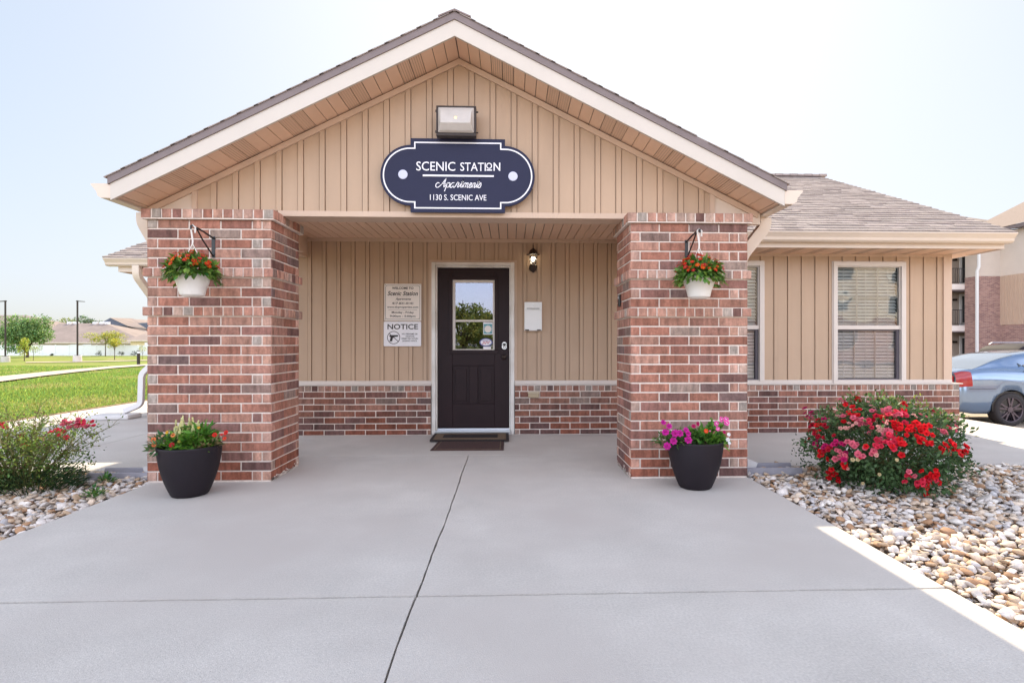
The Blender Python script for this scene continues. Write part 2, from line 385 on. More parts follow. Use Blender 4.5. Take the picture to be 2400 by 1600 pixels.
for a, b in ((-7.4,-4.66),(-4.65,-2.965)):
    for c, d in ((5.05,8.2),(8.21,11.3),(11.31,14.5)): sw.box(a, b, c, d, -.12, -.002)
o = sw.build('sidewalk', M['concrete']); tag(o, 'concrete sidewalk between lawn edge and left wing of the office', 'sidewalk', kind='structure')
sw = MB(); sw.box(2.05, 4.4, 5.05, 7.2, -.12, -.002); sw.box(4.408, 7.0, 5.05, 7.2, -.12, -.002); sw.box(5.0, 7.0, 7.2, 14, -.12, -.003)
o = sw.build('sidewalk', M['concrete']); tag(o, 'concrete sidewalk under the right window wall', 'sidewalk', kind='structure')
def zlot(x, y): return T(max(x, 6.41), max(y, -2.9) if y < 25 else 24)+.028
grid('parking_lot', [6.99,7.3,7.6,7.9,8.2,8.5,8.8,9.2,10,14,20,40,80], [-60,-20,-3,0,3,5,6,7,8,9,10,12,14,18,24,40,60], lambda x, y: zlot(x, y), M['lot'])
grid('driveway', [-80,-20,-3,2,6.99], [-70,-20,-3.02], lambda x, y: -.14, M['lot'])
e = MB(); e.box(-7.46,-7.405,2,16,-.1,.012); o = e.build('lawn_edging', mat('edging', (.30,.20,.12), .9, noise=.2, nscale=10)); tag(o, 'brown soil edge strip along the lawn beside the sidewalk', 'edging', kind='structure')
s_ = MB(); s_.box(-7.4, WX0-.004, -2.9, 5.045, -.10, -.055); s_.box(WX1+.004, 6.9, -2.9, 5.045, -.10, -.055)
o = s_.build('soil_bed', M['soil']); tag(o, 'dark soil under the river rock beds', 'soil', kind='structure')
# curved far paths on the lawn
def lawn_pt(u, v):
    z = 0
    for _ in range(12):
        p = PG(u, v, z); z = T(p.x, p.y) if p.x < -7.4 else zl(p.y)
    return p
def lawn_path(name, near, far, label):
    mb = MB(); a = [lawn_pt(*q) for q in near]; b = [lawn_pt(*q) for q in far]
    vs = [(p.x, p.y, p.z+.06) for p in a]+[(p.x, p.y, p.z+.06) for p in b]; n = len(a)
    mb.add(vs, [(i, i+1, i+1+n, i+n) for i in range(n-1)])
    o = mb.build(name, M['lot']); tag(o, label, 'path', kind='structure')
lawn_path('garden_path', [(-300,935),(0,898),(100,884),(180,874),(260,865),(340,858.5),(420,854)], [(-300,915),(0,885),(100,874.5),(180,867),(260,860),(340,855),(420,851)], 'pale curving path across the lawn')
lawn_path('garden_path', [(60,850.5),(170,849.5),(260,847.8),(345,845.5),(430,843)], [(60,849),(170,848),(260,846.4),(345,844),(430,841.5)], 'thin far path on the lawn behind the bollard')

# river rock
def rock_bases():
    out = []
    for k in range(10):
        bm = bmesh.new(); bmesh.ops.create_icosphere(bm, subdivisions=2, radius=1)
        V = np.array([v.co[:] for v in bm.verts]); Fc = np.array([[v.index for v in f.verts] for f in bm.faces]); bm.free()
        for _ in range(11):
            d = unit(RNG.normal(size=3)); c = RNG.uniform(.42, .78); t = V@d; V = V-np.outer(np.maximum(t-c, 0), d)*.92
        V *= (1+.05*RNG.normal(size=(len(V), 1))); out.append((V, Fc))
    return out
RB = rock_bases()
ROCKC = np.array([(.66,.60,.56),(.58,.52,.48),(.56,.44,.34),(.47,.33,.22),(.40,.23,.13),(.64,.52,.41),(.30,.17,.10),(.48,.45,.45),(.72,.66,.60)])
ROCKP = np.array([.21,.14,.15,.11,.06,.16,.02,.06,.09])
def rocks(name, x0, x1, y0, y1, step, label):
    V = []; Fs = []; Cc = []; n = 0
    X, Y = np.meshgrid(np.arange(x0+.02, x1, step), np.arange(y0, y1, step)); X = X.ravel(); Y = Y.ravel()
    X = X+RNG.uniform(-.5, .5, len(X))*step; Y = Y+RNG.uniform(-.5, .5, len(Y))*step
    for x, y in zip(X, Y):
        if x < x0+.012 or x > x1-.012: continue
        b, f = RB[RNG.integers(10)]; s = RNG.lognormal(math.log(.0215), .28); sc = np.array([s*1.25, s*.95, s*RNG.uniform(.36,.66)])
        q = Matrix.Rotation(RNG.uniform(0, 6.28), 3, 'Z') @ Matrix.Rotation(RNG.normal(0, .35), 3, 'X') @ Matrix.Rotation(RNG.normal(0,.35), 3, 'Y')
        v = (b*sc)@np.array(q).T; z = -.012+RNG.uniform(-.018, .012)-.02*(s < .025)
        edge = min(x-x0, x1-x); z -= .018*max(0, 1-edge/.06)
        V.append(v+np.array([x, y, z])); Fs.append(f+n); n += len(v)
        c = ROCKC[RNG.choice(9, p=ROCKP)]*(1+RNG.normal(0, .08)); Cc.append(np.repeat(c[None, :], len(v), 0))
    o = np_mesh(name, np.concatenate(V), np.concatenate(Fs), np.clip(np.concatenate(Cc), 0, .9), M['rock'])
    tag(o, label, 'gravel', kind='stuff'); return o
rocks('river_rocks', WX1+.004, 5.9, 1.2, 5.04, .0295, 'white and tan river rocks filling the bed right of the walkway')
rocks('river_rocks', -5.7, WX0-.004, 2.0, 5.04, .031, 'white and tan river rocks filling the bed left of the walkway')

# lawn blades near enough to read
def blades():
    n = 70000; d = 7.5+26*RNG.random(n)**1.6; u = RNG.uniform(-120, 420, n); k = (u-CX)/F
    x = k*d*cs+d*sn; y = -k*d*sn+d*cs; ok = x < -7.5; x = x[ok]; y = y[ok]; n = len(x)
    z = np.array([T(a, b) for a, b in zip(x, y)]); P = np.stack([x, y, z-.01], 1)
    A = np.stack([RNG.normal(0, .5, n), RNG.normal(0, .5, n), np.ones(n)], 1); sc = 1+(y/18)
    patch = np.sin(y*1.3+.3*np.sin(x*.9))*.5+.5*np.sin(x*1.7+y*.31)
    vv = CY-(z-EYE)*F/d[ok]; uu = u[ok]; nr = np.interp(uu, [-300,0,100,180,260,340,420], [935,898,884,874,865,858.5,854]); fr_ = np.interp(uu, [-300,0,100,180,260,340,420], [915,885,874.5,867,860,855,851]); onp = (vv > fr_-.5) & (vv < nr+2.5); P[onp, 2] -= 1.0
    col = green(n, (.24,.34,.07), .25, .12); dry = (patch+RNG.normal(0, .5, n)) > .75; col[dry] = green(int(dry.sum()), (.40,.38,.14), .2, .05)
    l = LF(); l.leaves(P, A, rand_dirs(n), .05*sc*RNG.uniform(.7,1.3,n)*.8, .014*sc, col, fold=.1, pos=.3)
    o = l.build('grass_blades', M['blade']); tag(o, 'short mown grass blades of the lawn on the left', 'grass', kind='stuff')
blades()

# ------------------------------------------------------------------ brickwork
RED = [(.335,.150,.106),(.31,.135,.094),(.36,.18,.13),(.27,.12,.09),(.33,.165,.125),(.19,.098,.083),(.40,.215,.16),(.35,.155,.11),(.27,.13,.106)]
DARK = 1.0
GREY = [(.24,.155,.13),(.27,.185,.155),(.32,.23,.19),(.19,.12,.11)]
HEAD = [(.46,.25,.19),(.43,.23,.175),(.47,.29,.23),(.42,.29,.235),(.40,.20,.15),(.50,.30,.235),(.45,.24,.18),(.44,.27,.21),(.36,.30,.26),(.48,.27,.20)]
def brick_col(z, head=False, damp=True):
    if head: c = random.choice(HEAD)
    else: c = random.choice(GREY) if random.random() < .09 else random.choice(RED)
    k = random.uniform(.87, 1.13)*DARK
    if damp and z < .34 and not head:
        t = min(1, (.40-z)/.3); w_ = (.27,.095,.06) if random.random() < .6 else (.17,.09,.08); c = tuple(c[i]*(1-t)+w_[i]*t for i in range(3))
    return tuple(min(.8, a*k) for a in c)
def brick(mb, o, dx, dy, L, H, proud, col):
    # o: lower left corner on the mortar face; dx along the wall; dy outward
    c = .0035; dx = Vector(dx); dy = Vector(dy); up = Vector((0,0,1)); o = Vector(o)
    j = lambda: random.uniform(-.0013, .0013)
    a0, a1, b0, b1 = j(), L+j(), j(), H+j(); pr = proud+random.uniform(-.001,.0012)
    q = lambda a, b, d: o+dx*a+up*b+dy*d
    vs = [q(a0,b0,-.01),q(a1,b0,-.01),q(a1,b1,-.01),q(a0,b1,-.01), q(a0,b0,pr-c),q(a1,b0,pr-c),q(a1,b1,pr-c),q(a0,b1,pr-c),
          q(a0+c,b0+c,pr),q(a1-c,b0+c,pr),q(a1-c,b1-c,pr),q(a0+c,b1-c,pr)]
    fs = [(8,9,10,11)]
    for i in range(4):
        k = (i+1) % 4; fs += [(i, k, k+4, i+4), (i+4, k+4, k+8, i+8)]
    mb.add(vs, fs, col)
J = .0118
def course(mb, o, dx, dy, total, joints, z, h, proud=.004, head=None, damp=True):
    """one course: joints = distances along the wall where a joint is"""
    e = [0]+list(joints)+[total]
    for i in range(len(e)-1):
        a = e[i]+(J/2 if i else 0); b = e[i+1]-(J/2 if i < len(e)-2 else 0)
        if b-a < .012: continue
        hd = (b-a) < .12 if head is None else head
        brick(mb, Vector(o)+Vector(dx)*a+Vector((0,0,z+J/2)), dx, dy, b-a, h-J, proud, brick_col(z, hd and random.random() < .85, damp))
ROOT = empty('office_building', (0, YP, 0), 'single storey tan and brick leasing office with a gabled porch', 'office building')
def pillar(x0, firstA):
    W = 1.003; x1 = x0+W; y0 = YP; y1 = YP+PDEP
    mo = MB(); mo.box(x0+.003, x1-.003, y0+.003, y1-.003, 0, 2.16)
    P = empty('brick_pillar', (x0+W/2, YP, 0)); P.parent = ROOT; P.location = (x0+W/2, 0, 0)
    mo.build('mortar', M['mortar'], P)
    br = MB(); rl = MB(); ztop = 2.172
    A = [.079,.3355,.592,.8485,.928]; B = [.2437,.5002,.7567]
    nb = 0; A_next = firstA
    for i in range(28):
        z = ztop-CR*(i+1); h = CR
        if z < -.005: h = CR+z; z = 0.0
        if h < .02: break
        if i in (5, 9):
            n = 12; pj = .024
            for (o, dx, dy, L) in (((x0-pj,y0-pj,0),(1,0,0),(0,-1,0),W+2*pj), ((x1+pj,y0-pj,0),(0,1,0),(1,0,0),PDEP+2*pj), ((x0-pj,y1+pj,0),(0,-1,0),(-1,0,0),PDEP+2*pj), ((x1+pj,y1+pj,0),(-1,0,0),(0,1,0),W+2*pj)):
                k = round(L/.0807); course(rl, o, dx, dy, L, [L*q/k for q in range(1, k)], z, h, .003, True, False)
            rl.build('header_band', M['brick'], P); rl = MB()
            mo2 = MB(); mo2.box(x0-pj+.004, x1+pj-.004, y0-pj+.004, y1+pj-.004, z+.004, z+CR-.004); mo2.build('mortar', M['mortar'], P)
            A_next = (not A_next); continue
        ja = A if A_next else B
        sa = [.253,.517] if A_next else [.073,.325]
        course(br, (x0,y0,0), (1,0,0), (0,-1,0), W, ja, z, h)
        course(br, (x1,y0,0), (0,1,0), (1,0,0), PDEP, sa, z, h)
        course(br, (x0,y1,0), (0,-1,0), (-1,0,0), PDEP, [PDEP-q for q in reversed(sa)], z, h)
        course(br, (x1,y1,0), (-1,0,0), (0,1,0), W, [W-q for q in reversed(ja)], z, h)
        A_next = not A_next
    br.build('bricks', M['brick'], P); 
    # cap course: headers with mitred corners, on a sloped mortar wash
    pj = .033; z0 = 2.178; hh = .072
    for (o, dx, dy, L) in (((x0-pj,y0-pj,0),(1,0,0),(0,-1,0),W+2*pj), ((x1+pj,y0-pj,0),(0,1,0),(1,0,0),PDEP+2*pj), ((x0-pj,y1+pj,0),(0,-1,0),(-1,0,0),PDEP+2*pj), ((x1+pj,y1+pj,0),(-1,0,0),(0,1,0),W+2*pj)):
        k = round(L/.0815); course(rl, o, dx, dy, L, [L*q/k for q in range(1, k)], z0-J/2, hh+J, .003, True, False)
    cap = MB(); cap.box(x0-pj+.003, x1+pj-.003, y0-pj+.003, y1+pj-.003, 2.168, 2.247); cap.build('cap_mortar', M['mortar'], P)
    rl.build('header_band', M['brick'], P)
    sm_ = MB(); xi = x1 if x0 < 0 else x0; s__ = 1 if x0 < 0 else -1
    for k in range(46):
        yy = random.uniform(y0, y1-.02); zz = abs(random.gauss(0, .022))+.004; r_ = random.uniform(.006, .022)
        sm_.add([(xi+s__*.0065, yy+r_*random.uniform(.6,1.5)*math.cos(a), max(.001, zz+r_*.55*random.uniform(.5,1.4)*math.sin(a))) for a in np.linspace(0, 5.6, 8)], [tuple(range(8))])
    sm_.build('mortar_smear', M['mortar'], P)
    return P
random.seed(11)
pillar(-2.985, True); random.seed(23); pillar(1.027, False)

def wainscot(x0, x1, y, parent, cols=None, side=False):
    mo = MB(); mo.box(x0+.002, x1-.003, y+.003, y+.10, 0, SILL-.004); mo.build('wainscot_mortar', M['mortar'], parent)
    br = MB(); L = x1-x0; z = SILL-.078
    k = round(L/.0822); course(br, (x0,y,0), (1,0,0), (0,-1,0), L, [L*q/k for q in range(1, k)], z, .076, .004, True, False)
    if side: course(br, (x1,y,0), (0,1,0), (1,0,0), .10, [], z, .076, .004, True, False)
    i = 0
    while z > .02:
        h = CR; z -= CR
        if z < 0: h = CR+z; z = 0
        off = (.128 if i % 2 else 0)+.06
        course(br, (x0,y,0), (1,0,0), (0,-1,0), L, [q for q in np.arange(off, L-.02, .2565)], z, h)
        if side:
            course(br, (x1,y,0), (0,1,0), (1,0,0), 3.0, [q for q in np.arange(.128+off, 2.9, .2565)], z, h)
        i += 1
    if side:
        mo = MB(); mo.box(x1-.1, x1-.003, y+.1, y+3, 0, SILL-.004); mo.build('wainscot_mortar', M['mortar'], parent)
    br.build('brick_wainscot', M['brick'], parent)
DX0 = PY(1011.6,0,6.93).x; DX1 = PY(1205.6,0,6.93).x
DARK = .74; random.seed(5); wainscot(-2.9, DX0-.006, YB, ROOT); wainscot(DX1+.006, 5.86, YB, ROOT, side=True)  # deeper shade along the low walls put into their brick colour
lg = MB()
for a, b in ((-2.9, DX0-.004), (DX1+.004, 5.90)):
    lg.box(a, b, YB-.012, YS+.02, SILL, SILL+.012); lg.box(a, b if b < 5 else 5.80, YS-.02, YS+.02, SILL+.0125, SILL+.055)
lg.box(5.80, 5.90, YS+.021, YB+3, SILL, SILL+.012)
lg.build('ledge_trim', M['vinyl'], ROOT)

# ------------------------------------------------------------------ siding
def siding(x0, x1, y, zb, ztop, centres, holes=(), name='siding_wall', parent=None, m=None, bw=.043, out=.011, gap=.0065):
    """board and batten: backing, flat panels and proud battens with open grooves; ztop is a function of x"""
    mb = MB()
    def piece(a, b, yo, lo=zb, hi=None):
        a = max(a, x0); b = min(b, x1)
        if b-a < .004: return
        segs = [(a, b)]
        brk = [RX] if (hi is None and a < RX < b and ztop(RX) > ztop(a)+.01) else []
        pts = [a]+brk+[b]
        poly = [(a, lo), (b, lo)]+[(p, ztop(p) if hi is None else hi) for p in reversed(pts)]
        if min(q[1] for q in poly[2:]) <= lo+.002 and max(q[1] for q in poly[2:]) <= lo+.01: return
        mb.prism_y(poly, y-yo, y+.012)
    def cut(a, b, yo):
        hs = [h for h in holes if h[0] < b and h[1] > a]
        if not hs: piece(a, b, yo); return
        h = hs[0]
        if a < h[0]: piece(a, h[0], yo)
        if b > h[1]: piece(h[1], b, yo)
        aa, bb = max(a, h[0]), min(b, h[1])
        if h[2] > zb+.01: piece(aa, bb, yo, zb, h[2])
        if bb-aa > .004:
            mb.prism_y([(aa,h[3]),(bb,h[3]),(bb,ztop(bb)),(aa,ztop(aa))], y-yo, y+.012)
    cs_ = sorted(centres); prev = x0
    for c in cs_:
        a, b = c-bw/2, c+bw/2
        cut(prev, a-gap, 0); cut(a, b, out); prev = b+gap
    cut(prev, x1, 0)
    o = mb.build(name, m or M['siding'], parent)
    bk = MB()
    def bcut(a, b):
        ev = sorted({a, b} | {v for h in holes for v in h[:2] if a < v < b} | ({RX} if a < RX < b else set()))
        for p, q in zip(ev[:-1], ev[1:]):
            mid = (p+q)/2; hs = [h for h in holes if h[0] < mid < h[1]]
            if hs:
                h = hs[0]
                if h[2] > zb+.01: bk.box(p, q, y+.0125, y+.05, zb, h[2])
                bk.prism_y([(p,h[3]),(q,h[3]),(q,ztop(q)),(p,ztop(p))], y+.0125, y+.05)
            else: bk.prism_y([(p,zb),(q,zb),(q,max(zb+.001,ztop(q))),(p,max(zb+.001,ztop(p)))], y+.0125, y+.05)
    bcut(x0, x1); bk.build('wall_sheathing', m or M['siding'], parent)
    return o
ZC = 2.485                                                    # porch ceiling
# gable face
gz = lambda x: ZE-.128+PITCH*(HALF-abs(x-RX))+.012
c0 = PY(705.2, 0, YG).x
GX0, GX1 = PY(458,0,YG).x, PY(1668,0,YG).x
siding(GX0, GX1, YG, 2.285, gz, [c0+.1835*i for i in range(-8, 20)], parent=ROOT, name='gable_siding')
tb = MB()
tb.prism_y([(RX-HALF+.02, 2.20), (GX0-.006, 2.20), (GX0-.006, gz(GX0)), (RX-HALF+.02, gz(RX-HALF)+.02)], YG-.006, YG+.05)
tb.build('gable_end_panel', M['gutter'], ROOT); tb = MB()
tb.prism_y([(GX1+.006, 2.20), (RX+HALF-.02, 2.20), (RX+HALF-.02, gz(RX+HALF)+.02), (GX1+.006, gz(GX1))], YG-.006, YG+.05)
tb.build('gable_end_panel', M['gutter'], ROOT)
tr = MB()                                                     # trims of the gable face
tr.box(-1.985, 1.03, YG-.022, YG+.05, 2.237, 2.284)
for x in (GX0, GX1): tr.prism_y([(x-.02, 2.26),(x+.02,2.26),(x+.02,gz(x+.02)),(x-.02,gz(x-.02))], YG-.02, YG+.02)
def rake_strip(mb, zoff, th, y0, y1, ext=0.0, cut=None):      # a strip following both rakes; zoff below the fascia top line, th vertical thickness
    for s in (-1, 1):
        xe = RX+s*(HALF+ext); z0 = ZE+zoff-PITCH*ext; za = ZE+zoff+PITCH*HALF
        poly = [(RX, za), (xe, z0), (xe, z0+th), (RX, za+th)]
        mb.prism_y(poly if s < 0 else poly[::-1], y0, y1)
rake_strip(tr, -.128-.035, .05, YG-.026, YG-.0015, -.05)
tr.build('gable_trim', M['siding2'], ROOT)
bmM = MB(); bmM.box(-2.74, 1.80, YG+.051, YG+.20, 2.238, 2.60); bmM.box(-2.74, -2.55, YG+.2, YS+.01, 2.238, 2.60); bmM.box(1.62, 1.80, YG+.2, YS+.01, 2.238, 2.60)
bmM.build('porch_beam', M['siding2'], ROOT)
# porch ceiling boards running front to back
pc = MB(); p0 = PY(1190, 0, YB).x; st = .1045
for i in range(-25, 20):
    a = p0+st*i; pc.box(a+.004, a+st-.004, YG+.15, YS+.01, ZC, ZC+.01)
pc.build('porch_ceiling', M['soffit'], ROOT)
pc = MB(); pc.box(-2.74, 1.8, YG+.15, YS+.01, ZC+.0105, ZC+.03); pc.build('ceiling_backing', M['drip'], ROOT)
# entry wall and right wing wall
b0 = PY(760, 0, YS).x; bst = .1813
W1 = (PY(1950.4,0,YS).x, PY(2119,0,YS).x, PY(2030,900,YS).z, PY(2030,614.7,YS).z)
w2r = PY(1788, 0, YS).x; W2 = (w2r-(W1[1]-W1[0]), w2r, W1[2], W1[3])
DT = PY(1109, 614.7, 6.93).z
ends = 5.69
siding(-2.95, ends, YS, SILL+.055, lambda x: 2.50 if x < 1.7 else 2.345, [b0+bst*i for i in range(-4, 60)],
       holes=[(DX0+.01, DX1-.01, 0, DT-.01), (W2[0]+.03, W2[1]-.03, W2[2]+.03, W2[3]-.03), (W1[0]+.03, W1[1]-.03, W1[2]+.03, W1[3]-.03)], parent=ROOT, name='siding_wall')
ct = MB(); ct.box(ends+.001, 5.80, YS-.018, YS+3, SILL+.0125, 2.33)
ct.box(-2.93, 1.62, YS-.018, YS-.0115, ZC-.045, ZC-.001)
ct.box(2.0, ends, YS-.018, YS-.0115, 2.285, 2.318)
# casing around the door
ct.box(DX0-.03, DX0-.001, YS-.020, YS+.01, SILL+.056, DT+.03); ct.box(DX1+.001, DX1+.03, YS-.020, YS+.01, SILL+.056, DT+.03); ct.box(DX0-.03, DX1+.03, YS-.022, YS+.01, DT+.001, DT+.030)
ct.build('corner_trim', M['siding2'], ROOT)

# ------------------------------------------------------------------ porch roof
RF = empty('porch_roof', (0, 0, 0)); RF.parent = ROOT; RF.location = (RX, 0, ZE)
fa = MB(); rake_strip(fa, -.128, .128, YR, YR+.022); fa.build('fascia', M['fascia'], RF)
dr = MB(); rake_strip(dr, .0005, .058, YR-.012, YR+.03, .015); dr.build('drip_edge', M['drip'], RF)
YEND = 9.5
dk = MB(); rake_strip(dk, .003, .05, YR+.031, YEND, .0); dk.build('roof_deck', M['drip'], RF)
SHC = [(.34,.285,.265),(.36,.30,.28),(.32,.27,.25),(.375,.315,.29),(.29,.24,.225)]
def shingles(mb, o, ax, up, W, L, exp=.142, tab=.24, th=(.010,.019), shrink=0.0):
    """courses of overlapping tabs; o lower corner, ax along the eave, up up the slope"""
    o = Vector(o); ax = Vector(ax).normalized(); up = Vector(up).normalized(); n = ax.cross(up).normalized()
    if n.z < 0: n = -n
    k = int(L/exp)+1
    for i in range(k):
        a = i*exp; b = min(L, a+exp*1.25)
        x = -random.uniform(0, tab)
        off = shrink*a
        while x < W-off:
            wd = random.uniform(.5, 1.35)*tab; x0 = max(off*0, x); x1 = min(W-off, x+wd); x += wd
            if x1-x0 < .01: continue
            h = random.uniform(*th); c = random.choice(SHC); kf = random.uniform(.93,1.07); c = tuple(q*kf for q in c)
            lo = random.uniform(-.004,.004)
            p = [o+ax*x0+up*(a+lo), o+ax*x1+up*(a+lo), o+ax*x1+up*b, o+ax*x0+up*b]
            vs = [q-n*.002 for q in p]+[p[0]+n*h, p[1]+n*h, p[2]+n*.002, p[3]+n*.002]
            mb.add(vs, [(0,3,2,1),(4,5,6,7),(0,1,5,4),(1,2,6,5),(2,3,7,6),(3,0,4,7)], c)
sh = MB(); SL = math.hypot(1, PITCH)
for s in (-1, 1):
    shingles(sh, (RX+s*(HALF+.035), YR-.022, ZE+.060-PITCH*.035), (0,1,0), (-s, 0, PITCH), YEND-YR, (HALF+.035)*SL, tab=.30, th=(.006,.009))
# ridge caps
for i in range(36):
    y = YR-.024+i*.145; zt = ZE+.060+PITCH*HALF+.003+(.004 if i % 2 else 0)
    for s in (-1, 1):
        sh.add([(RX, y, zt+.012),(RX+s*.13, y, zt-.055+.012),(RX+s*.13, y+.16, zt-.055),(RX, y+.16, zt), (RX, y, zt-.0),(RX+s*.13, y, zt-.055)], [(0,1,2,3),(0,4,5,1)], (.27,.21,.20))
sh.build('shingles', M['shingle'], RF)
# rake soffit: strips perpendicular to the rake, some of them vented
sf = MB(); sv = MB(); ux = .105/SL; HS = HALF-.01
i = 0
while i*ux < HS:
    a, b = i*ux, min((i+1)*ux, HS)
    for s in (-1, 1):
        xa, xb = RX+s*(a+.004), RX+s*(b-.001); za, zb_ = ZE-.100+PITCH*(HALF-a-.004), ZE-.100+PITCH*(HALF-b+.001)
        poly = [(xa, za), (xb, zb_), (xb, zb_+.006), (xa, za+.006)]
        (sv if i % 5 in (3, 4) else sf).prism_y(poly if s > 0 else poly[::-1], YR+.021, YG+.01)
    i += 1
def vent_mat():
    m = M['soffit'].copy(); m.name = 'soffit_vented'; nt = m.node_tree; p = nt.nodes['Principled BSDF']
    tc = nt.nodes.new('ShaderNodeTexCoord'); vo = nt.nodes.new('ShaderNodeTexVoronoi'); vo.inputs['Scale'].default_value = 110; vo.inputs['Randomness'].default_value = 0
    lk(nt, tc.outputs['Object'], vo.inputs['Vector'])
    r = nt.nodes.new('ShaderNodeMapRange'); r.inputs[1].default_value = .15; r.inputs[2].default_value = .45; r.inputs[3].default_value = .22; r.inputs[4].default_value = .92
    lk(nt, vo.outputs['Distance'], r.inputs[0]); mx = nt.nodes.new('ShaderNodeMix'); mx.data_type = 'RGBA'; mx.blend_type = 'MULTIPLY'; mx.inputs[0].default_value = 1
    src = p.inputs['Base Color'].links[0].from_socket; lk(nt, src, mx.inputs[6]); lk(nt, r.outputs[0], mx.inputs[7]); lk(nt, mx.outputs[2], p.inputs['Base Color'])
    return m
M['vent'] = vent_mat()
sf.build('soffit', M['soffit'], RF); sv.build('vented_soffit', M['vent'], RF)
bk = MB(); rake_strip(bk, -.086, .01, YR+.023, YEND, -.01); bk.build('soffit_backing', M['drip'], RF)
# side eaves: boxed soffit, fascia, gutter
def kgutter(s):                                               # profile (out, up)
    return [(0,0),(.075,0),(.100,.018),(.108,.05),(.128,.075),(.150,.100),(.150,.112),(.143,.112),(.120,.085),(.1,.06),(.094,.024),(.072,.007),(.006,.007),(.006,.112),(0,.112)]
gt = MB(); ec = MB()
for s in (-1, 1):
    xe = RX+s*(HALF+.004); z0 = ZE-.122
    n = kgutter(s); poly = [(xe+s*a, z0+b+.012) for a, b in n]
    gt.prism_y(poly if s > 0 else poly[::-1], YR+.01, 6.30)
    cp = [(0,0),(.075,0),(.100,.018),(.108,.05),(.128,.075),(.150,.100),(.150,.112),(0,.112)]
    poly = [(xe+s*a, z0+b+.012) for a, b in cp]; gt.prism_y(poly if s > 0 else poly[::-1], YR+.006, YR+.0095); gt.build('gutter', M['gutter'], RF); gt = MB()
    ec.prism_y([(xe-s*.3, z0-.002+.14),(xe-s*.004, z0-.006),(xe-s*.004,z0-.018),(xe-s*.3,z0+.128)][::int(s)], YG+.03, 6.5)
ec.build('eave_soffit', M['soffit'], RF)
RECT = [(.5,-.38),(.5,.38),(-.5,.38),(-.5,-.38)]
def downspout(pts, parent, w_=.085, m='gutter', name='downspout'):
    d = MB(); P2 = [Vector(pts[0])]
    for i in range(1, len(pts)-1):                             # round the bends
        a, b, c = Vector(pts[i-1]), Vector(pts[i]), Vector(pts[i+1]); r = min(.07, (a-b).length*.45, (c-b).length*.45)
        p, q = b+(a-b).normalized()*r, b+(c-b).normalized()*r
        for t in np.linspace(0, 1, 6): P2.append(p*(1-t)**2+b*2*t*(1-t)+q*t*t)
    P2.append(Vector(pts[-1])); d.tube(P2, w_, prof=RECT)
    return d.build(name, M[m], parent)
xl = -2.985-.07; xr = 2.03+.07
downspout([(RX-HALF-.07, 4.86, 2.28), (RX-HALF-.07, 4.86, 2.20), (xl, 4.90, 1.93), (xl, 4.90, .13)], ROOT, .10)
downspout([(RX+HALF+.07, 4.86, 2.28), (RX+HALF+.07, 4.86, 2.20), (xr, 4.90, 1.93), (xr, 4.90, .13)], ROOT, .10)

# ------------------------------------------------------------------ main roof, right wing eave
MR = empty('main_roof'); MR.parent = ROOT
YE = 6.40; ZG = 2.49; XE = 6.12; YRD = 10.6; MP = .468
sh = MB(); L = math.hypot(YRD-YE, MP*(YRD-YE))
shingles(sh, (-2.9, YE-.03, ZG+.004), (1,0,0), (0,1,MP), XE+2.9+.02, L+.03, exp=.135, tab=.26, th=(.010,.020))
for i in range(62):
    x = -2.9+i*.147; zt = ZG+MP*(YRD-YE)+.02
    sh.box(x, x+.155, YRD-.13, YRD+.13, zt-.03, zt+(.012 if i % 2 else .006), (.36,.29,.27))
sh.build('shingles', M['shingle'], MR)
dk = MB(); dk.prism_x([(YE, ZG-.003),(YE+.01,ZG),(YRD,ZG+MP*(YRD-YE)-.002),(YRD+4,ZG+MP*(YRD-YE-4)),(YRD+4,ZG+MP*(YRD-YE-4)-.12),(YRD,ZG+MP*(YRD-YE)-.13)], -2.9, XE)
dk.build('roof_deck', M['drip'], MR)
ft = MB(); ft.box(1.9, XE-.03, YE+.10, YE+.12, 2.318, 2.40); ft.box(XE-.05, XE-.03, YE+.121, YRD, 2.318, 2.40)
ft.build('fascia', M['gutter'], MR)
gb = MB(); gb.prism_x([(YE+.13,2.34),(YRD,2.34),(YRD,ZG+MP*(YRD-YE)-.14)], XE-.28, XE-.22); gb.build('end_gable', M['siding'], MR)
gt = MB(); poly = [(YE+.10-a, 2.376+b) for a, b in kgutter(1)]; gt.prism_x(poly, 1.95, XE); cp = [(0,0),(.075,0),(.100,.018),(.108,.05),(.128,.075),(.150,.100),(.150,.112),(0,.112)]
gt.prism_x([(YE+.10-a, 2.376+b) for a, b in cp], XE+.0005, XE+.004); gt.build('gutter', M['gutter'], MR)
sf = MB(); sv = MB(); i = 0; x = 1.85
while x < XE-.06:
    (sv if i % 3 == 1 else sf).box(x+.004, x+.1, YE+.121, YS+.01, 2.318, 2.324); x += .104; i += 1
sf.box(5.81, XE-.05, YS+.02, 9.9, 2.318, 2.324)
sf.build('soffit', M['soffit'], MR); sv.build('vented_soffit', M['vent'], MR)
bk = MB(); bk.box(1.85, XE-.06, YE+.122, YS, 2.3245, 2.34); bk.build('soffit_backing', M['drip'], MR)
# body of the building (hidden core that closes the rooms)
cb = MB(); cb.box(-2.93, -2.90, YS+.05, 9.8, 0, 2.5); cb.box(5.70, 5.79, YS+.06, 9.8, SILL, 2.33)
cb.box(-2.9, 5.7, 9.6, 9.8, 0, 2.3); cb.build('side_wall', M['siding'], ROOT)
dk = MB(); dk.box(-2.9, 5.7, 9.5, 9.59, 0, 2.3); dk.box(-2.9, 5.7, YS+.3, 9.5, 2.27, 2.29); dk.box(-2.9, 5.69, YS+.11, 9.5, -.02, -.002); dk.build('interior', M['darkroom'], ROOT)

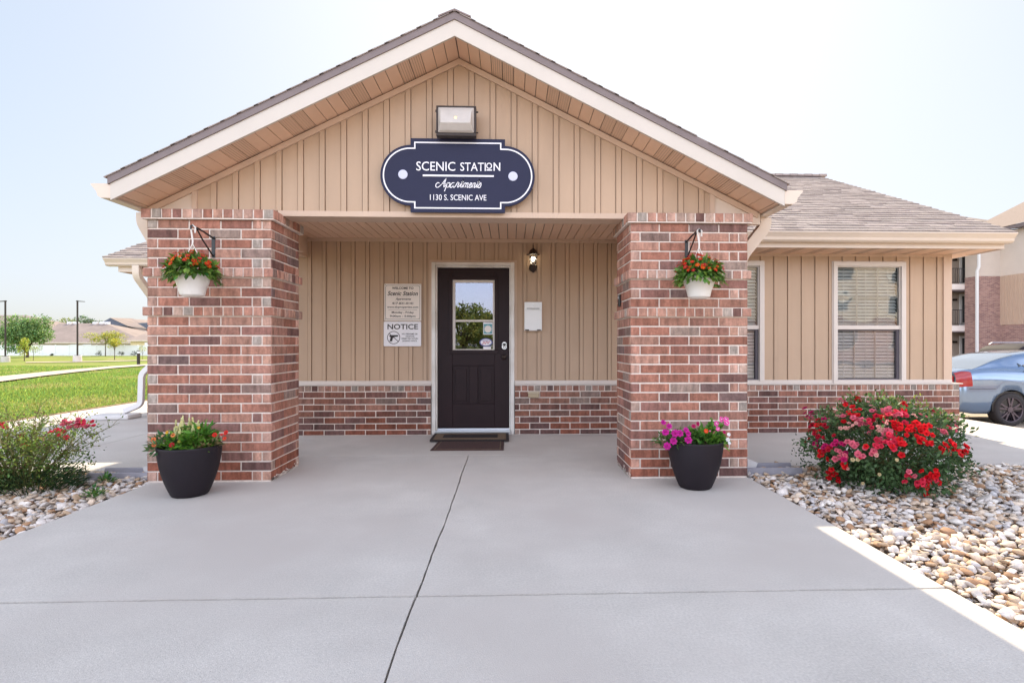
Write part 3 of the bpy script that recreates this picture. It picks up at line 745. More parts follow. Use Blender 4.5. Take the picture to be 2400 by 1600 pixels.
# ------------------------------------------------------------------ left wing
LW = empty('left_wing'); LW.parent = ROOT
yw = 8.85; xw0 = -5.76
random.seed(31)
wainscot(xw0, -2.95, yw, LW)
br = MB()
z = 0; i = 0
mo = MB(); mo.box(xw0+.004, xw0+.1, yw+.101, 12, 0, SILL-.004); mo.build('side_mortar', M['mortar'], LW)
while z < SILL-.05:
    course(br, (xw0,12,0), (0,-1,0), (-1,0,0), 3.14, [q for q in np.arange(.1+(.128 if i % 2 else 0), 3.1, .2565)], z, CR); z += CR; i += 1
br.build('side_bricks', M['brick'], LW)
siding(xw0+.06, -2.95, yw+.065, SILL+.01, lambda x: 2.36, [xw0+.2+.1813*i for i in range(16)], parent=LW, name='siding_wall')
g2 = MB(); g2.box(xw0+.06, xw0+.1, yw+.12, 12, SILL, 2.36); g2.build('side_wall', M['siding'], LW)
ZL = 2.44; YL = 8.42; XL = -6.10
sh = MB(); shingles(sh, (XL-.02, YL-.03, ZL+.005), (1,0,0), (0,1,.43), 3.3, 4.2, exp=.135, tab=.2, th=(.009,.022)); sh.build('shingles', M['shingle'], LW)
dk = MB(); dk.prism_x([(YL,ZL-.1),(YL+.01,ZL),(YL+4,ZL+.43*3.99),(YL+4,ZL+.43*3.99-.1)], XL, -2.9); dk.build('roof_deck', M['drip'], LW)
gt = MB(); poly = [(YL+.10-a, ZL-.113+b) for a, b in kgutter(1)]; gt.prism_x(poly, XL, -2.8); gt.prism_x([(YL+.10-a, ZL-.113+b) for a, b in cp], XL-.004, XL-.0005); gt.build('gutter', M['gutter'], LW)
ft = MB(); ft.box(XL+.12, -2.8, YL+.101, YL+.12, ZL-.19, ZL-.02); ft.box(XL+.12, XL+.14, YL+.121, YL+3.5, ZL-.19, ZL-.02); ft.build('fascia', M['gutter'], LW)
sf = MB(); sf.box(XL+.141, -2.9, YL+.121, yw+.06, ZL-.17, ZL-.16); sf.box(XL+.141, xw0+.05, yw+.07, 12, ZL-.17, ZL-.16); sf.build('soffit', M['soffit'], LW)
downspout([(-5.66, YL+.04, 2.34), (-5.66, YL+.04, 2.18), (-5.64, yw-.06, 1.88), (-5.64, yw-.06, 1.5)], LW, .10)
downspout([(-5.58, yw-.08, 1.4), (-5.60, yw-.08, .86), (-5.78, yw-.10, .68), (-5.78, yw-.12, .20), (-6.0, yw-.18, .10)], LW, .078, 'spout')

# ------------------------------------------------------------------ entry door
D = empty('entry_door'); D.parent = ROOT
yd = 6.99
fr = MB(); lx0, lx1 = PY(1026.5,0,yd).x, PY(1193,0,yd).x; lz0 = .078; lz1 = PY(1109,629,yd).z
fr.box(DX0, lx0-.022, 6.915, yd+.06, 0.0, DT); fr.box(lx1+.022, DX1, 6.915, yd+.06, 0.0, DT); fr.box(lx0-.022, lx1+.022, 6.915, yd+.06, lz1+.03, DT)
fr.box(lx0-.0215, lx0-.004, 6.945, yd+.05, .05, lz1+.03); fr.box(lx1+.004, lx1+.0215, 6.945, yd+.05, .05, lz1+.03); fr.box(lx0-.004, lx1+.004, 6.945, yd+.05, lz1+.006, lz1+.0295)
fr.build('door_frame', M['frame'], D, bevel=.004)
th = MB(); th.box(lx0-.02, lx1+.02, 6.885, yd+.06, .002, .05); th.box(lx0-.004, lx1+.004, 6.96, yd+.01, .0505, .072); th.build('threshold', M['steel'], D, bevel=.003)
# leaf as rails and stiles around the light opening and two panels
gx0, gx1, gz0, gz1 = PY(1060.7,0,yd).x, PY(1159.2,0,yd).x, PY(1110,820,yd).z, PY(1110,656,yd).z
lf = MB(); y0, y1 = yd-.0, yd+.045
lf.box(lx0, gx0, y0, y1, lz0, lz1); lf.box(gx1, lx1, y0, y1, lz0, lz1); lf.box(gx0, gx1, y0, y1, gz1, lz1)
zt = PY(0,858,yd).z; zbm = PY(0,950,yd).z; m1 = (gx0+gx1)/2
lf.box(gx0, gx1, y0, y1, zt, gz0); lf.box(gx0, gx1, y0, y1, lz0, zbm); lf.box(m1-.055, m1+.055, y0, y1, zbm, zt)
for a, b in ((gx0, m1-.055), (m1+.055, gx1)):
    lf.box(a, b, y0+.014, y1, zbm, zt); lf.prism_y([(a+.035,zbm+.035),(b-.035,zbm+.035),(b-.035,zt-.035),(a+.035,zt-.035)], y0+.004, y0+.0135)
for (a, b, c, d) in ((gx0-.045,gx1+.045,gz1,gz1+.045),(gx0-.045,gx1+.045,gz0-.045,gz0),(gx0-.045,gx0,gz0,gz1),(gx1,gx1+.045,gz0,gz1)): lf.box(a, b, y0-.014, y0-.0005, c, d)
lf.build('door_leaf', M['door'], D, bevel=.004)
ws = MB(); q = .034
for (a, b, c, d) in ((gx0,gx1,gz1-q,gz1),(gx0,gx1,gz0,gz0+.012),(gx0,gx0+q,gz0+.012,gz1-q),(gx1-.022,gx1,gz0+.012,gz1-q)): ws.box(a, b, y0+.006, y1-.01, c, d)
zm = PY(0,749.7,yd).z; ws.box(gx0+q, gx1-.022, y0+.008, y1-.012, zm-.014, zm+.012)
ws.build('window_sash', M['vinyl'], D)
gl = MB(); gl.box(gx0+.01, gx1-.01, y0+.020, y0+.024, gz0+.005, gz1-.005); gl.build('door_glass', M['doorglass'], D)
db = MB(); c = PY(1182, 809, yd)
db.lathe([(0,-.005),(.030,-.005),(.030,.006),(.026,.01),(0,.01)], 24, M4=Matrix.Translation((c.x, y0-.006, c.z+.016)) @ Matrix.Rotation(R(90), 4, 'X'))
db.lathe([(0,-.005),(.033,-.005),(.033,.006),(.028,.01),(0,.01)], 24, M4=Matrix.Translation((c.x, y0-.006, c.z-.022)) @ Matrix.Rotation(R(90), 4, 'X'))
db.box(c.x-.030, c.x+.030, y0-.012, y0-.0005, c.z-.022, c.z+.018); db.build('deadbolt', M['steel'], D, smooth=False)
kp = MB(); kp.box(c.x-.02, c.x+.02, y0-.019, y0-.0165, c.z+.004, c.z+.026); kp.lathe([(.018,-.002),(.018,.004),(.010,.004),(.010,-.002)], 20, M4=Matrix.Translation((c.x, y0-.017, c.z-.022)) @ Matrix.Rotation(R(90), 4, 'X')); kp.build('keypad', M['ink'], D)
kb = MB(); c = PY(1181, 836, yd)
kb.lathe([(0,0),(.032,0),(.030,.008),(.012,.012),(.011,.035),(.022,.042),(.028,.055),(.024,.068),(0,.072)], 24, M4=Matrix.Translation((c.x, y0, c.z)) @ Matrix.Rotation(R(90), 4, 'X')); kb.build('door_knob', M['bronze'], D, smooth=True)
# stickers on the glass
def text_mesh(body, size, name, m, parent, x, y, z, align='CENTER', shear=0, space=1, sx=1, bold=0, extrude=.001, rot=None):
    cu = bpy.data.curves.new(name, 'FONT'); cu.body = body; cu.size = size; cu.align_x = align; cu.shear = shear; cu.space_character = space
    cu.extrude = extrude; cu.offset = bold; cu.resolution_u = 3
    t = bpy.data.objects.new(name, cu); C.objects.link(t)
    bpy.context.view_layer.update()
    me = bpy.data.meshes.new_from_object(t.evaluated_get(bpy.context.evaluated_depsgraph_get())); bpy.data.objects.remove(t)
    me.transform(Matrix.Translation((x, y, z)) @ Matrix.Rotation(R(90), 4, 'X') @ Matrix.Diagonal((sx,1,1,1)))
    me.materials.clear(); me.materials.append(m); o = bpy.data.objects.new(name, me); C.objects.link(o)
    if parent is not None: o.parent = parent; me.transform(parent_matrix(parent).inverted())
    return o
tealm = mat('sticker_teal', (.10,.33,.38), .5); bluem = mat('sticker_blue', (.10,.10,.30), .5); redm = mat('sticker_red', (.55,.05,.10), .5)
yg = y0+.019
def disc(mb, x, y, z, rx, rz, n=32, d=.0015):
    mb.prism_y([(x+rx*math.cos(2*math.pi*k/n), z+rz*math.sin(2*math.pi*k/n)) for k in range(n)], y-d, y)
c = PY(1143.5, 769.5, yd); a = MB(); a.box(c.x-.060, c.x+.060, yg-.0015, yg, c.z-.078, c.z+.078); st_ = a.build('glass_sticker', M['signwhite'], D)
a = MB(); a.box(c.x-.052, c.x+.052, yg-.0035, yg-.002, c.z-.068, c.z+.058); a.build('sticker_print', tealm, D)
a = MB(); disc(a, c.x, yg-.004, c.z-.008, .042, .042); 
for k in range(12): an = k*math.pi/6; a.box(c.x+.046*math.cos(an)-.005, c.x+.046*math.cos(an)+.005, yg-.0055, yg-.004, c.z-.008+.046*math.sin(an)-.005, c.z-.008+.046*math.sin(an)+.005)
a.build('sticker_print', M['signcream'], D)
c = PY(1139, 802, yd); a = MB(); disc(a, c.x, yg, c.z, .084, .053); a.build('glass_sticker', bluem, D)
a = MB(); disc(a, c.x, yg-.002, c.z, .070, .042); a.build('sticker_print', M['signwhite'], D)
a = MB(); a.tube([(c.x+.05*t-.0, yg-.005, c.z+.014*math.sin(9*t)-.004+.006*t) for t in np.linspace(-1, 1, 30)], .0035, 6); a.build('sticker_print', redm, D)
a = MB(); a.box(c.x-.045, c.x+.03, yg-.0045, yg-.003, c.z+.018, c.z+.026); a.build('sticker_print', bluem, D)
c = PY(1141.5, 816, yd); a = MB(); a.box(c.x-.05, c.x+.05, yg-.0015, yg, c.z-.012, c.z+.020); a.build('glass_sticker', M['signgrey'], D)
# things on the counter seen through the door glass
cc = empty('reception_counter', (-.45, 7.5, 0), 'wooden reception counter behind the door glass', 'counter')
a = MB(); zc = PY(0, 818, 7.5).z; a.box(-1.0, .4, 7.35, 7.9, zc-.03, zc); a.build('counter_top', mat('counter_wood', (.45,.28,.15), .5), cc); a = MB(); a.box(-.98, .38, 7.4, 7.85, .0, zc-.031); a.build('counter_front', M['mat_brown'], cc)
a = MB()
for k in range(6):
    x = -1.0+.17*k+random.uniform(-.03,.03); ang = random.uniform(-.3,.3); a.box(-.1, .1, -.07, .07, 0, .004+.006*random.random(), M4=Matrix.Translation((x, 7.48, zc+.002+.008*k)) @ Matrix.Rotation(ang, 4, 'Z'))
o = a.build('paper_stack', M['white']); localize(o, (-.6, 7.48, zc)); tag(o, 'loose white papers on the counter behind the door glass', 'papers')

# ------------------------------------------------------------------ windows
def window(wd):
    x0, x1, z0, z1 = wd; Wd = empty('window', ((x0+x1)/2, YS, z0)); Wd.parent = ROOT; Wd.location = ((x0+x1)/2, 0, z0)
    sc = (x1-x0)/168.6                                         # metres per px of the reading
    fw = .056; zm = z0+(z1-z0)*.463; f = MB()
    for (a, b, c, d) in ((x0,x1,z1-fw,z1),(x0,x1,z0,z0+.045),(x0,x0+fw,z0+.045,z1-fw),(x1-fw,x1,z0+.045,z1-fw)): f.box(a, b, YS-.035, YS+.045, c, d)
    f.box(x0-.012, x0-.0005, YS-.024, YS+.01, z0, z1+.012); f.box(x1+.0005, x1+.012, YS-.024, YS+.01, z0, z1+.012); f.box(x0, x1, YS-.026, YS+.01, z1+.0005, z1+.012)
    f.build('frame', M['vinyl'], Wd, bevel=.004)
    u = MB(); ix0, ix1 = x0+fw, x1-fw
    u.box(ix0, ix1, YS-.015, YS+.03, zm-.022, zm+.030)
    for (a, b, c, d) in ((ix0,ix1,z1-fw-.012,z1-fw),(ix0,ix0+.010,zm+.03,z1-fw-.012),(ix1-.014,ix1,zm+.03,z1-fw-.012)): u.box(a, b, YS-.01, YS+.03, c, d)
    u.build('upper_sash', M['vinyl'], Wd, bevel=.003)
    l = MB()
    for (a, b, c, d) in ((ix0+.0,ix1,z0+.045,z0+.075),(ix1-.036,ix1,z0+.075,zm-.022),(ix0,ix0+.010,z0+.075,zm-.022),(ix0+.01,ix1-.036,zm-.04,zm-.022)): l.box(a, b, YS+.012, YS+.05, c, d)
    l.build('lower_sash', mat('screen_frame', (.10,.085,.10), .5), Wd)
    g_ = MB(); g_.box(ix0+.005, ix1-.008, YS+.008, YS+.011, zm+.02, z1-fw-.006); g_.build('pane', M['glass'], Wd)
    g_ = MB(); g_.box(ix0+.005, ix1-.02, YS+.036, YS+.039, z0+.06, zm-.03); g_.build('pane', M['screenglass'], Wd)
    mu = MB()
    for t in (.333, .66):
        xx = ix0+(ix1-ix0)*t; mu.box(xx-.007, xx+.007, YS+.014, YS+.019, zm+.03, z1-fw-.01); mu.box(xx-.022, xx-.008, YS+.041, YS+.046, z0+.07, zm-.03)
    zz = (zm+z1-fw)/2+.0; mu.box(ix0, ix1, YS+.0142, YS+.0188, zz-.006, zz+.006)
    mu.build('muntin', M['vinyl'], Wd)
    b = MB(); zz = z0+.06; tilt = R(47)
    while zz < z1-fw:
        b.box(ix0+.008, ix1-.008, -.024, .024, -.0012, .0012, M4=Matrix.Translation((0, YS+.075, zz)) @ Matrix.Rotation(tilt, 4, 'X')); zz += .043
    for t in (.15, .5, .85): b.box(ix0+(ix1-ix0)*t-.003, ix0+(ix1-ix0)*t+.003, YS+.050, YS+.052, z0+.05, z1-fw)
    b.build('blinds', M['blind'], Wd)
    rb = MB(); rb.box(x0-.02, x0-.005, YS+.06, YS+.5, z0-.02, z1); rb.box(x1+.005, x1+.02, YS+.06, YS+.5, z0-.02, z1); rb.box(x0-.005, x1+.005, YS+.48, YS+.5, z0-.02, z1); rb.build('reveal', M['darkroom'], Wd)
window(W1); window(W2)

# ------------------------------------------------------------------ signs
def ZM(u0, v0, s, Y): return lambda X, Yp: (lambda p: (p.x, p.z))(PY(u0+X/s, v0+Yp/s, Y))
def fit(body, name, m, parent, fn, X0, X1, Y0, Y1, y, shear=0, bold=0, ext=.0012):
    o = text_mesh(body, 1, name, m, None, 0, 0, 0, 'LEFT', shear=shear, bold=bold, extrude=.0)
    me = o.data; co = np.empty(len(me.vertices)*3); me.vertices.foreach_get('co', co); co = co.reshape(-1, 3)
    lo, hi = co.min(0), co.max(0); (xa, za), (xb, zb_) = fn(X0, Y1), fn(X1, Y0)
    co[:, 0] = xa+(co[:, 0]-lo[0])/(hi[0]-lo[0])*(xb-xa); co[:, 2] = za+(co[:, 2]-lo[2])/(hi[2]-lo[2])*(zb_-za); co[:, 1] = y
    me.vertices.foreach_set('co', co.ravel()); me.update()
    if parent is not None: o.parent = parent; me.transform(parent_matrix(parent).inverted())
    return o
ysg = YG-.055
fs = ZM(860, 310, 5.6, ysg-.02)
(sx_, sz_) = fs(1194, 570)
SG = empty('wall_sign', (sx_, ysg, sz_), 'navy scalloped sign board with white lettering over the porch', 'sign')
def outline(hw, hh, r, cx_, n=28):
    pts = [(-hw, -hh), (hw, -hh)]
    a0 = -math.pi/2
    if cx_ < hw: pass
    st = math.asin(min(1, (hw-cx_)/r)) if hw > cx_ else 0
    ang = [a0+st+(math.pi-2*st)*i/n for i in range(n+1)]
    pts += [(hw, -r*math.cos(st))] if True else []
    pts += [(cx_+r*math.cos(t), r*math.sin(t)) for t in ang[1:-1]]
    pts += [(hw, r*math.cos(st)), (hw, hh), (-hw, hh), (-hw, r*math.cos(st))]
    pts += [(-cx_-r*math.cos(t), r*math.sin(t)) for t in reversed(ang[1:-1])]
    pts += [(-hw, -r*math.cos(st))]
    return pts
bd = MB(); ol = outline(.403, .316, .259, .400)
bd.prism_y([(sx_+x, sz_+z) for x, z in ol], ysg-.02, ysg); bd.build('board', M['navy'], SG, bevel=.002)
bo = MB(); il = outline(.366, .279, .229, .403); il = il
def stroke(mb, pts, t, y, closed=False, d=.002):
    n = len(pts); L_ = []; R_ = []
    for i in range(n):
        a = pts[(i-1) % n] if (closed or i > 0) else pts[i]; b = pts[(i+1) % n] if (closed or i < n-1) else pts[i]; p = pts[i]
        d1 = Vector((p[0]-a[0], p[1]-a[1])); d2 = Vector((b[0]-p[0], b[1]-p[1]))
        if d1.length < 1e-9: d1 = d2
        if d2.length < 1e-9: d2 = d1
        d1.normalize(); d2.normalize(); n1 = Vector((-d1.y, d1.x)); n2 = Vector((-d2.y, d2.x)); m_ = n1+n2
        if m_.length < 1e-4: m_ = n1
        m_.normalize(); k = t/2/max(.5, m_.dot(n1)); L_.append((p[0]+m_.x*k, y, p[1]+m_.y*k)); R_.append((p[0]-m_.x*k, y, p[1]-m_.y*k))
    mb.add(L_+R_, [(i, (i+1) % n, (i+1) % n+n, i+n) for i in range(n if closed else n-1)])
ilx = outline(.366, .279, .229, .366+.037)
stroke(bo, [(sx_+x, sz_+z) for x, z in ilx], .0115, ysg-.0225, True); bo.build('border_line', M['signwhite'], SG)
yl = ysg-.0228
for body, a, b, c, d in (('SCENIC',648,1160,392,505), ('STATI',1225,1560,402,510), ('N',1662,1750,402,508), ('O',1566,1642,403,484), ('1130 S. SCENIC AVE',828,1568,824,892)):
    fit(body, 'lettering', M['signwhite'], SG, fs, a, b, c, d, yl, bold=.004 if len(body) > 1 else .01)
a = MB(); 
for (p, q, r_, t) in ((1570,1642,492,507), (733,1665,567,580)):
    x0_, z0_ = fs(p, t); x1_, z1_ = fs(q, r_); a.box(x0_, x1_, yl-.001, yl+.001, z0_, z1_)
a.build('rule_line', M['signwhite'], SG)
# joined script lettering, drawn as pen strokes
def cr(pts, n=7):
    P_ = [Vector((*p, 0)) for p in pts]; out = []
    for i in range(len(P_)-1):
        p0 = P_[max(0, i-1)]; p1 = P_[i]; p2 = P_[i+1]; p3 = P_[min(len(P_)-1, i+2)]
        for k in range(n):
            t = k/n; out.append(.5*((2*p1)+(p2-p0)*t+(2*p0-5*p1+4*p2-p3)*t*t+(3*p1-p0-3*p2+p3)*t**3))
    out.append(P_[-1]); return [(q.x, q.y) for q in out]
def aL(x): return [(x+.75,.95),(x+.35,1.0),(x+.05,.6),(x+.1,.1),(x+.4,.0),(x+.75,.45),(x+.85,1.0),(x+.8,.25),(x+1.0,.0),(x+1.25,.2)]
STR = [[(-.45,.85),(-.9,1.0),(-1.2,.6),(-1.0,.1),(-.5,.0),(0,.45),(.45,1.2),(.8,2.0)], [(.8,2.0),(.78,1.2),(.8,.4),(.9,.05)], [(0.05,.7),(.5,.8),(1.1,.75)],
       [(.9,.05),(1.2,.4),(1.5,1.0),(1.45,.2),(1.4,-.85)], [(1.45,.55),(1.7,.95),(2.05,.95),(2.15,.5),(1.95,.05),(1.6,.05)], [(1.95,.03),(2.3,.15)],
       aL(2.35), [(3.6,.2),(3.9,1.15),(4.0,.95),(4.3,.95),(4.2,.4),(4.28,.05),(4.6,.25)], [(4.6,.25),(4.95,1.1),(5.1,1.9)], [(5.1,1.9),(4.95,.7),(5.0,.1),(5.3,.15)], [(4.75,1.2),(5.3,1.25)],
       [(5.3,.15),(5.55,.95),(5.55,.0)], [(5.55,.5),(5.85,1.0),(6.05,.85),(6.05,.0)], [(6.05,.5),(6.35,1.0),(6.55,.85),(6.5,.25),(6.65,.0),(6.95,.25)],
       [(6.95,.25),(7.3,.6),(7.35,.95),(7.05,.95),(6.95,.4),(7.15,.0),(7.55,.2)], [(7.55,.2),(7.75,.95),(7.75,.0)], [(7.75,.5),(8.05,1.0),(8.25,.85),(8.2,.25),(8.35,.0),(8.6,.3)],
       [(8.6,.3),(8.85,1.1),(9.0,1.9)], [(9.0,1.9),(8.85,.7),(8.9,.1),(9.15,.2)], [(8.65,1.2),(9.2,1.25)], [(9.15,.2),(9.5,1.05),(9.75,.55),(9.7,.1),(9.35,.0),(9.2,.15)]]
sc_ = MB(); (ax0, az0) = fs(905, 724); (ax1, az1) = fs(1520, 724); k = (ax1-ax0)/10.6; kz = k*1.05
for s_ in STR:
    p = cr(s_); stroke(sc_, [(ax0+(x+1.0+z*.38)*k*.93, az0+z*kz) for x, z in p], .0068, yl)
sc_.build('script_lettering', M['signwhite'], SG)
for (p, q) in ((473,555), (1917,580)):
    x, z = fs(p, q); a = MB(); a.lathe([(.0395,-.0),(.0395,.004),(.034,.006),(0,.006)], 28, M4=Matrix.Translation((x, ysg-.0205, z)) @ Matrix.Rotation(R(90), 4, 'X')); a.build('screw_cap', M['screw'], SG)

ysn = YS-.030
f2 = ZM(880, 640, 8.25, ysn)
def plate(X0, X1, Y0, Y1, name, m, label, cat, rad=.01):
    (xa, za), (xb, zb_) = f2(X0, Y1), f2(X1, Y0); e_ = empty(name, ((xa+xb)/2, ysn, (za+zb_)/2), label, cat); b = MB(); pts = []
    for cx_, cz_, a0 in ((xb-rad, za+rad, -90), (xb-rad, zb_-rad, 0), (xa+rad, zb_-rad, 90), (xa+rad, za+rad, 180)):
        pts += [(cx_+rad*math.cos(R(a0+t)), cz_+rad*math.sin(R(a0+t))) for t in (0, 30, 60, 90)]
    b.prism_y(pts, ysn, ysn+.006); b.build('plate', m, e_); return e_
WS = plate(170, 885, 208, 920, 'welcome_sign', M['signcream'], 'cream square office hours sign mounted left of the door above the notice', 'sign', .002)
yt = ysn-.0012
for body, a, b, c, d, sh_, bo_ in (('WELCOME TO',320,735,268,312,0,.03), ('Scenic Station',235,822,350,432,.28,.022), ('Apartments',388,688,478,532,.28,.02), ('417-831-0141',320,728,562,604,0,.022),
        ('www.tlcproperties.com',225,828,638,684,0,.022), ('Monday - Friday',315,742,738,788,0,.022), ('9:00am - 5:00pm',280,774,812,860,0,.022)):
    fit(body, 'lettering', M['ink'], WS, f2, a, b, c, d, yt, shear=sh_, bold=bo_)
a = MB()
P_ = lambda X, Y: f2(X, Y)
stroke(a, [P_(*q) for q in ((225,235),(830,240),(858,268),(858,862),(828,890),(222,888),(193,860),(195,265))], .0042, yt, True)
stroke(a, [P_(245,706), P_(805,712)], .003, yt)
for i in range(11):
    x, z = P_(402+25*i, 456); a.box(x-.0025, x+.0025, yt-.0005, yt, z-.0025, z+.0025)
for q in ((195,228),(862,234),(190,890),(854,892)):
    x, z = P_(*q); disc(a, x, yt, z, .005, .005, 8, .001)
a.build('border_line', M['ink'], WS)
NS = plate(160, 882, 937, 1412, 'notice_sign', M['signgrey'], 'white notice sign with crossed out handgun symbol mounted left of the door', 'sign', .012)
for body, a, b, c, d in (('NOTICE',232,822,984,1086), ('NO FIREARMS OR',512,815,1160,1190), ('WEAPONS',580,752,1206,1234), ('PERMITTED WITHIN',505,822,1250,1278), ('LEASING OFFICE.',520,806,1294,1322)):
    fit(body, 'lettering', M['ink'], NS, f2, a, b, c, d, yt, bold=.018)
a = MB(); c = P_(352,1245); rr = abs(P_(352+120,1245)[0]-c[0])
stroke(a, [(c[0]+rr*math.cos(t), c[1]+rr*math.sin(t)) for t in np.linspace(0, 2*math.pi, 40)[:-1]], .0075, yt, True)
stroke(a, [P_(265,1165), P_(440,1318)], .0075, yt-.0006)
poly = [P_(*q) for q in ((272,1196),(438,1196),(438,1224),(392,1230),(350,1240),(335,1262),(322,1318),(272,1318),(292,1240),(268,1222))]
a.add([(x, yt-.0003, z) for x, z in poly], [tuple(range(len(poly)))]); a.build('handgun_symbol', M['ink'], NS)

# ------------------------------------------------------------------ fixtures
FL = empty('floodlight', (PY(1068.5,284,YG).x, YG, PY(1068.5,284,YG).z), 'bronze wall pack floodlight with a white lens above the navy sign', 'light')
f3 = ZM(1000, 20, 4.125, YG-.16); (xa, za), (xb, zb_) = f3(92, 1232), f3(478, 945)
a = MB(); t = .018
a.box(xa+.02, xb-.02, YG-.12, YG-.012, za+.02, zb_-.01)
for (p, q, r_, s_) in ((xa,xb,za,za+t*1.5),(xa,xb,zb_-t,zb_),(xa,xa+t,za+t*1.5,zb_-t),(xb-t,xb,za+t*1.5,zb_-t)): a.box(p, q, YG-.165, YG-.10, r_, s_)
for z in (za+.03, zb_-.05): a.box(xb, xb+.018, YG-.15, YG-.135, z, z+.013); a.box(xa-.010, xa, YG-.15, YG-.135, z, z+.022)
a.build('housing', M['bronze'], FL, bevel=.004)
a = MB(); zk = za+.085; xi, xo = xa+t, xb-t
vs = [(xi,YG-.166,zb_-t),(xo,YG-.166,zb_-t),(xo-.022,YG-.185,zb_-t-.03),(xi+.022,YG-.185,zb_-t-.03),(xi+.026,YG-.235,zk),(xo-.026,YG-.235,zk),(xi+.012,YG-.19,za+t*1.5+.012),(xo-.012,YG-.19,za+t*1.5+.012),(xi,YG-.166,za+t*1.5),(xo,YG-.166,za+t*1.5)]
a.add(vs, [(0,1,2,3),(3,2,5,4),(4,5,7,6),(6,7,9,8),(0,3,4,8),(8,4,6),(1,9,5,2),(9,7,5)]); a.build('lens', M['lens'], FL, bevel=.004)
a = MB(); c = f3(285, 1083); disc(a, c[0], YG-.214, c[1], .009, .009, 16, .004); a.build('indicator', M['amber'], FL)

LN = empty('wall_lantern', (PY(1249.4,600,YS).x, YS, PY(0,600,YS).z), 'lit bronze carriage lantern mounted right of the door', 'lantern')
yl_ = YS-.115; lx = PY(1249.6,600,yl_).x; Z_ = lambda v: PY(1249,v,yl_).z
a = MB(); zb0 = Z_(639.5); zb1 = Z_(622); zr0 = Z_(596); zr1 = Z_(582.5)
a.lathe([(.0,Z_(569.5)),(.004,Z_(570)),(.006,Z_(576)),(.009,Z_(577)),(.006,Z_(578.5)),(.008,Z_(581)),(.016,Z_(582.5)),(.040,Z_(587)),(.056,Z_(593)),(.058,zr0+.002),(.088,zr0-.001),(.088,zr0-.006),(.0,zr0-.006)], 8, (lx, yl_, 0))
a.lathe([(.0,zb1),(.045,zb1),(.050,zb1-.012),(.049,zb1-.035),(.035,zb1-.065),(.015,zb0+.01),(.0,zb0)], 16, (lx, yl_, 0))
for k_ in range(6):
    an = k_*math.pi/3+math.pi/2*1; a.tube([(lx+.052*math.cos(an), yl_+.052*math.sin(an), zr0), (lx+.037*math.cos(an), yl_+.037*math.sin(an), zb1)], .0032, 5)
a.tube([(lx, yl_, zb1-.03), (lx, yl_+.05, zb1-.045), (lx, YS-.01, zb1-.03)], .012, 8)
a.lathe([(0,0),(.05,0),(.045,.012),(0,.018)], 20, M4=Matrix.Translation((lx, YS-.012, zb1-.02)) @ Matrix.Rotation(R(90), 4, 'X'))
a.build('lantern_frame', M['bronze'], LN)
a = MB(); a.lathe([(.036,zb1+.002),(.050,zr0-.007)], 6, (lx, yl_, 0)); a.build('lantern_glass', M['lensglass'], LN)
a = MB(); zc = (zr0+zb1)/2+.012; a.lathe([(0,zc-.035),(.012,zc-.03),(.014,zc-.02),(.026,zc),(.022,zc+.020),(0,zc+.03)], 14, (lx, yl_, 0)); a.build('bulb', M['bulb'], LN, smooth=True)
a = MB(); a.lathe([(.0,zb1+.001),(.013,zb1+.001),(.013,zc-.036),(0,zc-.036)], 12, (lx, yl_, 0)); a.build('candle_sleeve', M['signcream'], LN)

f4 = ZM(1210, 560, 6.53, YS-.10); (xa, za), (xb, zb_) = f4(125, 1402), f4(392, 970)
DB = empty('drop_box', ((xa+xb)/2, YS, (za+zb_)/2), 'white metal payment drop box with a mail slot on the wall', 'drop box')
a = MB(); a.box(xa, xb, YS-.10, YS-.011, za, zb_); a.build('box_body', M['white'], DB, bevel=.004)
a = MB(); a.box(xa+.005, xb-.005, YS-.106, YS-.1005, za+.012, f4(0,1095)[1]); a.box(xa+.0, xb-.0, YS-.112, YS-.1005, f4(0,1092)[1]+.003, zb_+.003); a.build('box_door', M['white'], DB, bevel=.002)
a = MB(); p = f4(160, 1069); q = f4(353, 1060); a.box(p[0], q[0], YS-.1135, YS-.111, p[1], q[1]); a.build('mail_slot', M['black'], DB)
a = MB(); p = f4(258, 1018); a.lathe([(.009,0),(.009,.005),(0,.006)], 16, M4=Matrix.Translation((p[0], YS-.112, p[1])) @ Matrix.Rotation(R(90), 4, 'X')); a.build('lock', M['steel'], DB)
a = MB()
for X0, X1 in ((135,195),(318,375)):
    p = f4(X0, 1400); q = f4(X1, 1384); a.box(p[0], q[0], YS-.111, YS-.1005, p[1], q[1])
a.build('hinge', M['bronze'], DB)

a = MB(); p = PY(1238, 929, YB-.03); q = PY(1262, 918, YB-.03)
OB = empty('outlet_box', (p.x, YB, p.z), 'tan weatherproof outlet box on the low brick wall right of the door', 'outlet box')
a.box(p.x, q.x+.005, YB-.045, YB-.004, p.z-.012, q.z); a.build('box_body', mat('outlet_tan', (.40,.31,.20), .6), OB, bevel=.006)
a = MB(); a.box(p.x-.006, q.x+.011, YB-.055, YB-.0455, q.z-.02, q.z+.006); a.build('cover', mat('outlet_cover', (.44,.35,.24), .5), OB, bevel=.003)
